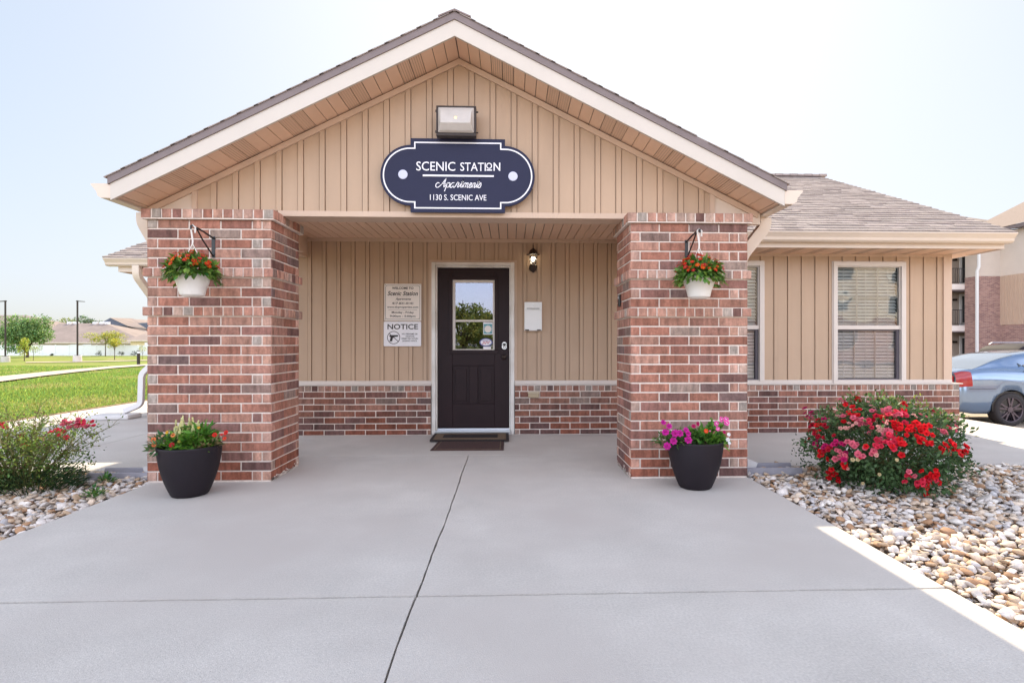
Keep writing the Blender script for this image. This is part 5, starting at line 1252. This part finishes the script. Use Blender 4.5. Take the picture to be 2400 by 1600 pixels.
sed = Car(deck=[(-1.02,1.02),(-.85,1.095),(-.4,1.115),(.4,1.085),(1.2,1.03),(2.2,1.0),(2.7,.98),(3.3,.88),(3.6,.72)],
          roof=[(-.95,1.0),(-.62,1.12),(-.2,1.27),(.35,1.40),(.9,1.465),(1.4,1.46),(1.8,1.41),(2.3,1.20),(2.75,.99),(3.5,.7)],
          hw=[(-1.02,.80),(-.7,.89),(0,.925),(2.5,.925),(3.2,.86),(3.6,.72)], rw=[(-1,.70),(-.2,.64),(.6,.60),(1.8,.60),(2.6,.72)])
b = body_mesh(sed, -1.02, 3.62); o = b.build('body', M['carpaint'], None, smooth=True); o.parent = car1
def patch(car, name, m_, parent, xs_, t0, t1, side, off=.006, n=10, fx=None):
    """a skin patch over the body section between section parameters t0(x), t1(x)"""
    b = MB(); vs = []; cols_ = len(xs_)
    for x in xs_:
        p = car.sec(x, False); a_, c_ = t0(x), t1(x)
        for j in range(n+1):
            t = a_+(c_-a_)*j/n; i = min(int(t), len(p)-2); fr_ = t-i; y = p[i][0]*(1-fr_)+p[i+1][0]*fr_; z = p[i][1]*(1-fr_)+p[i+1][1]*fr_
            vs.append((x, (-y-off)*side if y > .001 else 0, z+off*.6))
    fs_ = [(i*(n+1)+j, i*(n+1)+j+1, (i+1)*(n+1)+j+1, (i+1)*(n+1)+j) for i in range(cols_-1) for j in range(n)]
    b.add(vs, fs_); o = b.build(name, m_, None, smooth=True); o.parent = parent; return o
bgl = mat('rear_window_glass', (.10,.13,.17), .12, metal=.0, spec=1.0, coat=1.0)
for s in (1, -1):
    patch(sed, 'rear_window', bgl, car1, np.linspace(-.66, .30, 16), lambda x: 12.2+.6*0, lambda x: 15, s)
    patch(sed, 'side_window', M['carglass'], car1, np.linspace(.30, 1.05, 12), lambda x: 9.5+max(0, (.42-x)*8), lambda x: 9.6+min(2.0, max(.05, (x-.28)*3.4)), s)
    patch(sed, 'side_window', M['carglass'], car1, np.linspace(1.12, 2.1, 10), lambda x: 9.5, lambda x: 11.7-max(0, (x-1.75)*4.5), s)
    patch(sed, 'tail_light', M['taillight'], car1, np.linspace(-1.01, -.74, 10), lambda x: 4.55, lambda x: 8.2-max(0,(x+.90))*9, s, off=.008)
b = MB(); b.box(-1.035, -1.0, -.74, -.38, .80, .98); b.box(-1.035, -1.0, .38, .74, .80, .98); o = b.build('tail_light', M['taillight'], None, bevel=.012); o.parent = car1
b = MB(); b.box(-.36,.36,-.88,.88,.30,.68); b.box(2.4,3.1,-.86,.86,.30,.68); b.box(-.9,3.3,-.7,.7,.26,.5); o = b.build('wheel_housing', M['black'], None); o.parent = car1
for s in (1, -1):
    p = [sed.sec(x, False) for x in np.linspace(.35,.95,10)]
b = MB(); dl = [(.30,1.09),(.27,1.02),(.33,.93),(.52,.72),(.66,.55),(.72,.38),(.74,.30)]
b.tube([(x, -(sm(sed.hw, x)*(.99 if z < 1 else .93))-.0015, z) for x, z in dl], .006, 4); o = b.build('door_seam', M['black'], None); o.parent = car1
b = MB(); b.tube([(x, -(sm(sed.hw, x)*(.995))-.001, .73+.01*(x+1)) for x in np.linspace(-.80, -.30, 8)], .004, 4); o = b.build('bumper_seam', M['black'], None); o.parent = car1
for x in (0, 2.75):
    wheel(car1, x, -.80, .33, .33, False); wheel(car1, x, .80, .33, .33, True)
p2 = PD(2362, 830, 15.2)
car2 = empty('parked_car', (p2.x+1.4, p2.y+.9, -.455), 'dark station wagon with roof rails parked behind the silver blue sedan', 'car')
suv = Car(deck=[(-1.0,.98),(-.9,1.08),(0,1.1),(2.6,1.05),(3.4,.95),(3.7,.8)], roof=[(-1.0,1.05),(-.92,1.35),(-.75,1.55),(-.2,1.62),(1.4,1.60),(1.9,1.5),(2.5,1.15),(2.9,1.0)],
          hw=[(-1.0,.84),(-.7,.92),(2.8,.92),(3.7,.76)], rw=[(-1,.66),(2.5,.66)])
o = body_mesh(suv, -1.0, 3.7, 60).build('body', M['cardark'], None, smooth=True); o.parent = car2
for s in (1,-1):
    patch(suv, 'side_window', M['carglass'], car2, np.linspace(-.7, 2.0, 12), lambda x: 9.6, lambda x: 11.6, s, off=.006)
    b = MB(); b.tube([(-.6,s*.58,1.60),(-.5,s*.58,1.66),(1.3,s*.58,1.66),(1.4,s*.58,1.60)], .016, 6); o = b.build('roof_rail', M['steel'], None); o.parent = car2
for x in (0, 2.75):
    wheel(car2, x, -.80, .35, .35, False); wheel(car2, x, .80, .35, .35, True)

# ------------------------------------------------------------------ apartment block on the right
AP = empty('apartment_block', (PY(2290,0,34.5).x, 34.5, -.45), 'three storey apartment block with brick columns and balconies right of the office', 'apartment building')
def lap_mat(name, base, step=.115):
    m = mat(name, base, .65, noise=.03, nscale=2); nt = m.node_tree; p = nt.nodes['Principled BSDF']
    tc = nt.nodes.new('ShaderNodeTexCoord'); sx = nt.nodes.new('ShaderNodeSeparateXYZ'); lk(nt, tc.outputs['Object'], sx.inputs[0])
    ma = nt.nodes.new('ShaderNodeMath'); ma.operation = 'MODULO'; ma.inputs[1].default_value = step; ad = nt.nodes.new('ShaderNodeMath'); ad.operation = 'ADD'; ad.inputs[1].default_value = 50
    lk(nt, sx.outputs['Z'], ad.inputs[0]); lk(nt, ad.outputs[0], ma.inputs[0]); b = nt.nodes.new('ShaderNodeBump'); b.inputs['Distance'].default_value = .25; b.inputs['Strength'].default_value = .8
    b.invert = True; lk(nt, ma.outputs[0], b.inputs['Height']); lk(nt, b.outputs[0], p.inputs['Normal']); return m
M['lap'] = lap_mat('lap_siding', (.66,.56,.48)); M['lapt'] = lap_mat('lap_siding_tan', (.48,.39,.32))
def brickwall_mat():
    m = bpy.data.materials.new('small_brick'); m.use_nodes = True; nt = m.node_tree; p = nt.nodes['Principled BSDF']; p.inputs['Roughness'].default_value = .9
    tc = nt.nodes.new('ShaderNodeTexCoord'); sx = nt.nodes.new('ShaderNodeSeparateXYZ'); lk(nt, tc.outputs['Object'], sx.inputs[0])
    ad = nt.nodes.new('ShaderNodeMath'); ad.operation = 'ADD'; lk(nt, sx.outputs['X'], ad.inputs[0]); lk(nt, sx.outputs['Y'], ad.inputs[1])
    cb_ = nt.nodes.new('ShaderNodeCombineXYZ'); lk(nt, ad.outputs[0], cb_.inputs[0]); lk(nt, sx.outputs['Z'], cb_.inputs[1])
    b = nt.nodes.new('ShaderNodeTexBrick'); b.inputs['Scale'].default_value = 1; b.inputs['Brick Width'].default_value = .256; b.inputs['Row Height'].default_value = .08; b.inputs['Mortar Size'].default_value = .006
    b.inputs['Color1'].default_value = (.44,.26,.21,1); b.inputs['Color2'].default_value = (.25,.135,.12,1); b.inputs['Mortar'].default_value = (.50,.40,.36,1); b.inputs['Bias'].default_value = .1
    lk(nt, cb_.outputs[0], b.inputs['Vector']); lk(nt, b.outputs[0], p.inputs['Base Color']); return m
M['sbrick'] = brickwall_mat()
X_ = lambda u, Y=34.5: PY(u, 0, Y).x
gB = -.45; zf2, zf3, zbr, zev = 2.48, 5.27, 5.62, 8.35
xA, xB, xC, xD = X_(2215), X_(2291), X_(2291), X_(2346)
a = MB(); a.box(xC, xD, 34.5, 35.5, gB, zbr); a.box(xD+.001, xD+1.4, 30.5, 40, gB, zf2-.05); a.build('brick_wall', M['sbrick'], AP)
a = MB(); a.box(xC+.03, xD, 34.53, 35.5, zbr+.001, zev); a.box(xD+.001, xD+1.4, 30.5, 40, zbr, zev+.1); a.build('siding_wall', M['lap'], AP)
a = MB(); a.box(xD-.02, xD+1.4, 30.6, 39.9, zf2-.049, zbr-.001)
for i in range(26): a.box(xD-.06, xD-.021, 30.7+i*.18, 30.74+i*.18, zf2-.04, zbr-.002)
a.build('siding_panel', M['siding2'], AP)
a = MB(); a.box(xA-14, xD, 36.9, 37.1, gB, zf2-.3); a.box(xA-14, xD, 36.9, 37.1, zf2-.299, zf3-.35); a.box(xA-14, xD, 36.9, 37.1, zf3-.349, zev); a.box(xC+1.2, xC+1.3, 35.501, 36.899, gB, zev); a.build('balcony_wall', M['lapt'], AP)
a = MB()
for zf in (zf2, zf3): a.box(xA-14, xC+1.19, 35.51, 36.89, zf-.42, zf-.05)
a.build('balcony_slab', M['signcream'], AP); a = MB()
for zf in (zf2, zf3): a.box(xA-14, xC+1.18, 35.53, 36.88, zf-.50, zf-.421)
a.build('balcony_underside', M['drip'], AP)
for zf in (zf2, zf3):
    a = MB(); a.box(xA-14, xC+.5, 35.56, 35.60, zf+.98, zf+1.02); a.box(xA-14, xC+.5, 35.56, 35.60, zf+.04, zf+.07)
    x = xA-3
    while x < xC+.5: a.box(x-.009, x+.009, 35.57, 35.59, zf+.071, zf+.979); x += .125
    a.build('balcony_railing', M['black'], AP)
for zf in (gB, zf2, zf3):
    a = MB(); dxx = X_(2250, 36.9); a.box(dxx-.06, dxx+.55, 36.84, 36.9, zf, zf+2.2); f_ = a.build('balcony_door', M['white'], AP)
    a = MB(); a.box(dxx+.10, dxx+.46, 36.82, 36.839, zf+.2, zf+2.05); a.build('pane', M['carglass'], f_)
    a = MB(); lx_ = X_(2236, 36.9); a.box(lx_-.12, lx_+.12, 36.75, 36.899, zf+1.72, zf+1.86); a.build('wall_light', M['bronze'], AP)
a = MB(); a.tube([(xC+.02, 34.42, zbr+2.6), (xC+.02, 34.42, zbr+.60), (xC-.10, 34.42, zbr+.3), (xC-.10, 34.42, gB)], .14, prof=RECT); a.build('downspout', M['white'], AP)
a = MB()
for u in (2376, 2387, 2398):
    k_ = (u-2346)/54; yy = 34.2-k_*3.2; a = MB(); a.box(xD-.10, xD-.061, yy-.20, yy+.20, 4.95, 5.2); a.build('wall_vent', M['bronze'], AP)
a = MB(); a.prism_y([(xC-2,zev+.0),(xD+3.0,zev+.0),(xD+3.0,zev+.22),(xC-2,zev+.22)], 33.9, 34.0); a.box(xD-.55, xD-.45, 29.8, 33.89, zev+.1, zev+.32); a.build('fascia', M['drip'], AP)
a = MB()
# main hip roof and nearer cross gable
zr_ = zev+.22
a.add([(xA-15,33.8,zr_),(xD+3,33.8,zr_),(xD+3,41,zr_+2.5),(xA-15,41,zr_+2.5)], [(0,1,2,3)], (.26,.21,.185))
a.add([(xD-.6,29.6,zr_+.1),(xD-.6,38,zr_+.1),(xD+5,38,zr_+2.9),(xD+5,29.6,zr_+2.9)], [(0,1,2,3)], (.27,.215,.19)); 
o = a.build('roof', M['shingle'], AP)
a = MB()


# ------------------------------------------------------------------ left background
def at(u, v, d): return PD(u, v, d)
# white fence with posts
fl_ = lawn_pt(-200, 838); frp = lawn_pt(420, 832)
A0 = PD(-160, 834, 95); A1 = PD(420, 834, 95)
FN = empty('vinyl_fence', (A0.x, A0.y, -.76), 'long white vinyl privacy fence beyond the lawn', 'fence')
dv = (A1-A0); Ln = math.hypot(dv.x, dv.y); ux_ = Vector((dv.x/Ln, dv.y/Ln, 0)); ang = math.atan2(ux_.y, ux_.x)
a = MB(); Mx = Matrix.Translation((A0.x, A0.y, -.78)) @ Matrix.Rotation(ang, 4, 'Z')
n = int(Ln/2.4); a.box(0, Ln, -.02, .02, .05, 1.82, M4=Mx); a.box(0, Ln, -.035, .035, 1.74, 1.86, M4=Mx); a.box(0, Ln, -.035, .035, .03, .14, M4=Mx); a.build('panel', M['white'], FN)
for i in range(n+1): a = MB(); a.box(i*2.4-.065, i*2.4+.065, -.065, .065, 0, 1.93, M4=Mx); a.build('post', M['white'], FN)
# street lamps
def lamp(u, v0, vb, s, label):
    d = 60.5; g_ = PD(u, vb, d); e_ = empty('street_lamp', (g_.x, g_.y, g_.z), label, 'street lamp', 'lamps on concrete bases across the lawn'); top = PD(u, v0, d).z
    a = MB(); a.lathe([(0,-.1),(.42,-.1),(.40,.70),(.36,.76),(0,.76)], 24, tuple(g_)); a.build('concrete_base', M['concbase'], e_)
    a = MB(); a.tube([(g_.x, g_.y, g_.z+.76), (g_.x, g_.y, top)], .085, 10); a.box(g_.x-.2, g_.x+.2, g_.y-.2, g_.y+.2, g_.z+.761, g_.z+.80); a.build('pole', M['bronze'], e_)
    a = MB(); x0, x1 = sorted((g_.x, g_.x+s*.75)); 
    vs = [(g_.x-s*.09, g_.y-.1, top-.02),(g_.x+s*.72, g_.y-.14, top-.09),(g_.x+s*.72, g_.y+.14, top-.09),(g_.x-s*.09, g_.y+.1, top-.02)]
    a.add(vs+[(x, y, z-.10+(.04 if i in (1,2) else 0)) for i, (x, y, z) in enumerate(vs)], [(0,1,2,3),(7,6,5,4),(0,4,5,1),(1,5,6,2),(2,6,7,3),(3,7,4,0)]); a.build('lamp_head', M['bronze'], e_)
lamp(181.5, 704, 849, 1, 'bronze pole lamp whose head points right')
lamp(12.5, 704, 851, -1, 'bronze pole lamp whose head points left at the edge')
g_ = lawn_pt(324.6, 854.5); g_.z -= .02
BL = empty('bollard_light', tuple(g_), 'short bronze bollard light with a white band beside the path', 'bollard light')
a = MB(); a.lathe([(0,0),(.105,0),(.105,.86),(0,.86)], 20, tuple(g_)); a.build('post', M['bronze'], BL)
a = MB(); a.lathe([(.085,.861),(.085,1.02),(0,1.02)], 20, tuple(g_)); a.build('lamp_band', M['signwhite'], BL)
a = MB(); a.lathe([(0,1.021),(.105,1.021),(.105,1.07),(0,1.08)], 20, tuple(g_)); a.build('cap', M['bronze'], BL)

def hip_house(name, label, d, ul, ur, rl, rr, ve, vr, vbase, depth=14, wall=None, parent=None, hipdepth=None):
    """front eave from ul to ur, ridge from rl to rr (photo reading) at distance d"""
    a_, b_ = PD(ul, ve, d), PD(ur, ve, d); ra, rb = PD(rl, vr, d+depth/2), PD(rr, vr, d+depth/2); F_ = Vector((sn, cs, 0))
    e_ = empty(name, ((a_.x+b_.x)/2, a_.y, -1.0), label, 'house'); ze = a_.z; back = F_*depth
    m_ = MB(); la = Vector((a_.x, a_.y, ze)); lb = Vector((b_.x, b_.y, ze)); 
    vs = [la, lb, lb+back, la+back, ra, rb]; m_.add(vs, [(0,1,5,4),(1,2,5),(2,3,4,5),(3,0,4),(0,3,2,1)]); o = m_.build('roof', M['houseroof'], e_)
    w_ = MB(); i_ = .5; R_ = Vector((cs, -sn, 0)); q = [la+R_*i_+F_*i_, lb-R_*i_+F_*i_, lb-R_*i_+back-F_*i_, la+R_*i_+back-F_*i_]
    w_.prism_z([(p.x, p.y) for p in q], -1.2, ze-.15); w_.build('wall', wall or M['housewall'], e_)
    t_ = MB(); t_.prism_z([(p.x, p.y) for p in (la-F_*.06, lb-F_*.06, lb-F_*.01, la-F_*.01)], ze-.22, ze-.01); t_.build('fascia', M['cream'], e_)
    win = MB()
    for k_ in (.30, .42, .62):
        p = (la+R_*i_+F_*i_).lerp(lb-R_*i_+F_*i_, k_)-F_*.05; win = MB(); win.prism_z([(p.x, p.y), (p.x+R_.x*1.6, p.y+R_.y*1.6), (p.x+R_.x*1.6+F_.x*.04, p.y+R_.y*1.6+F_.y*.04), (p.x+F_.x*.04, p.y+F_.y*.04)], ze-1.5, ze-.4); win.build('window', M['signwhite'], e_)
    return e_
H1 = hip_house('neighbour_house', 'brown hip roofed house behind the white fence in the middle distance', 112, 78, 345, 138, 248, 802, 757.5, 830, 20)
a = MB()
for u in (164, 179, 224, 240, 252):
    p = PD(u, 757.5, 122); a = MB(); a.box(p.x-.45, p.x+.45, p.y-.3, p.y+.3, p.z-.25, p.z+.32); a.build('roof_vent', M['signwhite'], H1)
hip_house('neighbour_house', 'large brown roofed house behind the big leafy tree at the far left', 135, -140, 135, -90, 62, 785, 738.5, 830, 26)
hip_house('neighbour_house', 'low house with yellow cream wall at the right end of the white fence', 103, 295, 420, 335, 400, 797, 783, 830, 10, wall=mat('yellow_cream_wall', (.62,.50,.28), .8))
# two storey house with a bluish gable
d = 150; HB = empty('gabled_house', tuple(PD(290,790,d)), 'two storey house with blue grey gables and red brick at the far left distance', 'house')
a = MB(); P0, P1, P2 = PD(231,760,d), PD(258.5,744.5,d), PD(300,764,d); F_ = Vector((sn, cs, 0)); bk_ = F_*16
a.add([P0, P1, P2], [(0,1,2)]); a.build('gable', M['houseblue'], HB)
a = MB(); a.add([P1, P2+Vector((1.5,0,-.6)), P2+bk_+Vector((6,0,-.6)), PD(350,750,d+16)], [(0,1,2,3)]); a.add([PD(258,744.5,d-.3), PD(300,764,d-.3), PD(336,775,d-.3), PD(348,770,d-.3), PD(345,754,d+8), PD(310,746,d+8)], [(0,1,2,3,4,5)]); a.build('roof', M['houseroof'], HB)
a = MB(); a.add([PD(322,757,d-.8), PD(349,756,d-.8), PD(349,772,d-.8), PD(346,771,d-.8)], [(0,1,2,3)]); a.build('gable', M['houseblue'], HB)
a = MB(); R_ = Vector((cs,-sn,0)); q0 = PD(300,770,d-.1); q1 = PD(350,770,d-.1); a.prism_z([(q0.x,q0.y),(q1.x,q1.y),(q1.x+bk_.x,q1.y+bk_.y),(q0.x+bk_.x,q0.y+bk_.y)], -1, PD(0,770,d).z); a.build('wall', M['farbrick'], HB)
a = MB()
for u in (326, 337): a = MB(); p = PD(u, 781.5, d-.4); p2_ = PD(u+6, 775, d-.4); a.box(p.x, p2_.x, p.y-.1, p.y+.1, p.z, p2_.z); a.build('window', M['signwhite'], HB)
a = MB(); s0 = PD(232,761,d+1); s1 = PD(300,765,d+1); a.prism_z([(s0.x,s0.y),(s1.x,s1.y),(s1.x+bk_.x,s1.y+bk_.y),(s0.x+bk_.x,s0.y+bk_.y)], -1, s0.z); a.build('wall', M['houseblue'], HB)

# ------------------------------------------------------------------ trees and shrubs
def tree(base, H, rx, rz, n, leaf, col, label, group=None, lumps=9, trunk_r=.12, name='leafy_tree', crown0=.25, seed=1, cat='tree', dens=1.0, flat=.85):
    global RNG; RNG = np.random.default_rng(seed); random.seed(seed)
    e_ = empty(name, tuple(base), label, cat, group); b = MB(); zc = H*(1+crown0)/2; base = Vector(base)
    b.tube([base+Vector((0,0,-.1)), base+Vector((.02*H*.3, 0, H*crown0)), base+Vector((0,.02*H,H*.62)), base+Vector((.03,0,H*.85))], [trunk_r, trunk_r*.75, trunk_r*.45, trunk_r*.15], 8)
    cen = []
    for k_ in range(lumps):
        d_ = Vector(rand_dirs(1)[0]); rr_ = random.uniform(.25,.85); cc_ = base+Vector((d_.x*rx*rr_, d_.y*rx*rr_, H*crown0+rz+d_.z*rz*rr_)); s = random.uniform(.28,.50); cen.append((cc_, s))
        b.tube([base+Vector((0,0,H*crown0*random.uniform(.8,1.6))), base.lerp(cc_,.6)+Vector((0,0,H*.1)), cc_], [trunk_r*.4, trunk_r*.25, trunk_r*.08], 5)
    b.build('trunk', M['bark'], e_)
    l = LF()
    for cc_, s in cen:
        m_ = n//lumps; d_ = rand_dirs(m_); r_ = RNG.random((m_,1))**.42*(1+.18*np.sin(d_[:,:1]*8)*np.cos(d_[:,1:2]*7)); P = np.array(cc_)+d_*r_*np.array([rx*s*1.15, rx*s*1.15, rz*s*flat*1.1])
        A = d_+RNG.normal(0,.8,(m_,3)); l.leaves(P, A, d_+[0,0,.8]+RNG.normal(0,.5,(m_,3)), leaf*RNG.uniform(.6,1.4,m_), leaf*.55, green(m_, col, .34, .10)*(.85+.3*random.random()), fold=.2)
    l.build('crown', M['leaf'], e_); return e_
tg = 'trees scattered on the lawn by the fence'
p = PD(64, 838, 82); p.z = -.78; H = (838-739)*82/F
tree(p, H, 3.6, 3.0, 9000, .32, (.17,.27,.09), 'big round dark green tree before the far left house', tg, 16, .22, seed=3, crown0=.10)
p = PD(57, 846, 64); p.z = -.77; tree(p, 2.95, .75, 1.15, 700, .17, (.34,.38,.05), 'young yellow green tree in front of the big round tree', tg, 7, .05, seed=4, crown0=.25, name='young_tree')
p = PD(78, 846, 66); p.z = -.77; tree(p, 2.0, .7, .75, 260, .15, (.30,.36,.08), 'thin pale sapling right of the young yellow green tree', tg, 5, .03, seed=5, crown0=.35, name='young_tree')
p = PD(247, 834, 92); p.z = -.78; tree(p, 4.5, 3.3, 1.25, 1900, .24, (.36,.36,.05), 'wide spreading yellow green tree in front of the white fence', tg, 12, .08, seed=6, crown0=.42, name='young_tree')
p = PD(268.5, 842, 70); p.z = -.77; tree(p, 3.3, .95, 1.0, 520, .18, (.40,.38,.05), 'small yellow tree in a mulch ring near the fence', tg, 8, .05, seed=7, crown0=.38, name='young_tree')
p = PD(334, 838, 72); p.z = -.77; tree(p, 2.2, .55, .75, 150, .14, (.40,.42,.12), 'faint thin sapling behind the bollard light', tg, 5, .025, seed=8, crown0=.3, name='young_tree')
a = MB(); p = lawn_pt(269, 842); a.lathe([(0,.07),(.6,.06),(1.1,.0)], 20, (p.x, p.y, p.z)); o = a.build('mulch_ring', mat('mulch', (.28,.22,.12), .95, noise=.3, nscale=20)); localize(o, p); tag(o, 'low tan mulch mound around the small yellow tree', 'mulch')
sg = 'dark round shrubs along the fence'
for i, (u, lab) in enumerate(((232,'dark round shrub under the wide spreading tree'),(285,'dark round shrub right of the small yellow tree'),(314,'dark round shrub nearest the bollard light'),(120,'tiny dark shrub at the fence left of the lamp'))):
    p = PD(u, 833, 93); p.z = -.78; tree(p, 1.0 if i < 3 else .5, .45 if i < 3 else .25, .45 if i < 3 else .22, 260, .12, (.05,.07,.04), lab, sg, 5, .03, name='shrub', seed=20+i, crown0=.08, cat='shrub')
tf = 'far trees behind the roofs'
for i, (u, vt, d, rx, n, lab, col) in enumerate(((150,742,170,6.5,1800,'far yellow green tree left of the middle roof ridge',(.26,.30,.09)), (128,755,165,5.0,1000,'low far tree behind the middle house roof at left',(.22,.27,.08)), (218,738,165,4.6,1500,'far dark green tree right of the lamp pole top',(.13,.20,.10)),
        (238,745,170,2.4,600,'small far tree beside the blue gable',(.14,.20,.09)), (292,739,190,5.0,1200,'far pale tree above the gabled house roof',(.26,.28,.12)), (322,742,195,3.5,700,'sparse far tree right of the gabled house ridge',(.22,.25,.14)), (340,744,195,3.0,600,'sparse far tree nearest the left brick pillar',(.22,.25,.14)))):
    p = PD(u, 800, d); H = (CY-vt)*d/F+EYE+1; p.z = -1; tree(p, H, rx, H*.32, n, .62, col, lab, tf, 9, .2, seed=40+i, crown0=.35)
# trees and a brick block across the street behind the camera (they show in the glass)
tb_ = 'trees across the street reflected in the door glass'
for i, (x, y, H, rx) in enumerate(((-4.6,-39,6.7,2.9),(-9.5,-41,5.6,3.0),(-.8,-42,4.6,2.6),(-14,-40,6.4,3.2),(-2.9,-45,5.8,2.6))):
    tree((x, y, -.2), H, rx, H*.38, 3600, .30, (.27,.33,.09), ['tall reflected tree with a pointed crown','bushy reflected tree left of the tall one','low reflected tree at the right','reflected tree farthest left','reflected tree behind the tall one'][i], tb_, 13, .2, seed=60+i, crown0=.12)
AB = empty('brick_apartments', (31, -27, 0), 'tan and brick apartments across the street reflected in the windows', 'apartment building')
a = MB(); a.box(14, 50, -36, -27, -.2, 3.0); a.build('brick_wall', M['sbrick'], AB); a = MB(); a.box(14, 50, -36, -27, 3.001, 8.2); a.build('siding_wall', M['lap'], AB)
a = MB()
for i in range(8):
    for z in (.8, 3.6, 6.0):
        a = MB(); a.box(16+i*4.4, 17.5+i*4.4, -26.98, -26.9, z, z+1.5); f_ = a.build('window', M['white'], AB)
        a = MB(); a.box(16.1+i*4.4, 17.4+i*4.4, -26.89, -26.87, z+.1, z+1.4); a.build('pane', M['carglass'], f_)
a = MB(); a.prism_x([(-37,8.21),(-26,8.21),(-31.5,11)], 13.5, 50.5); a.build('roof', M['houseroof'], AB)
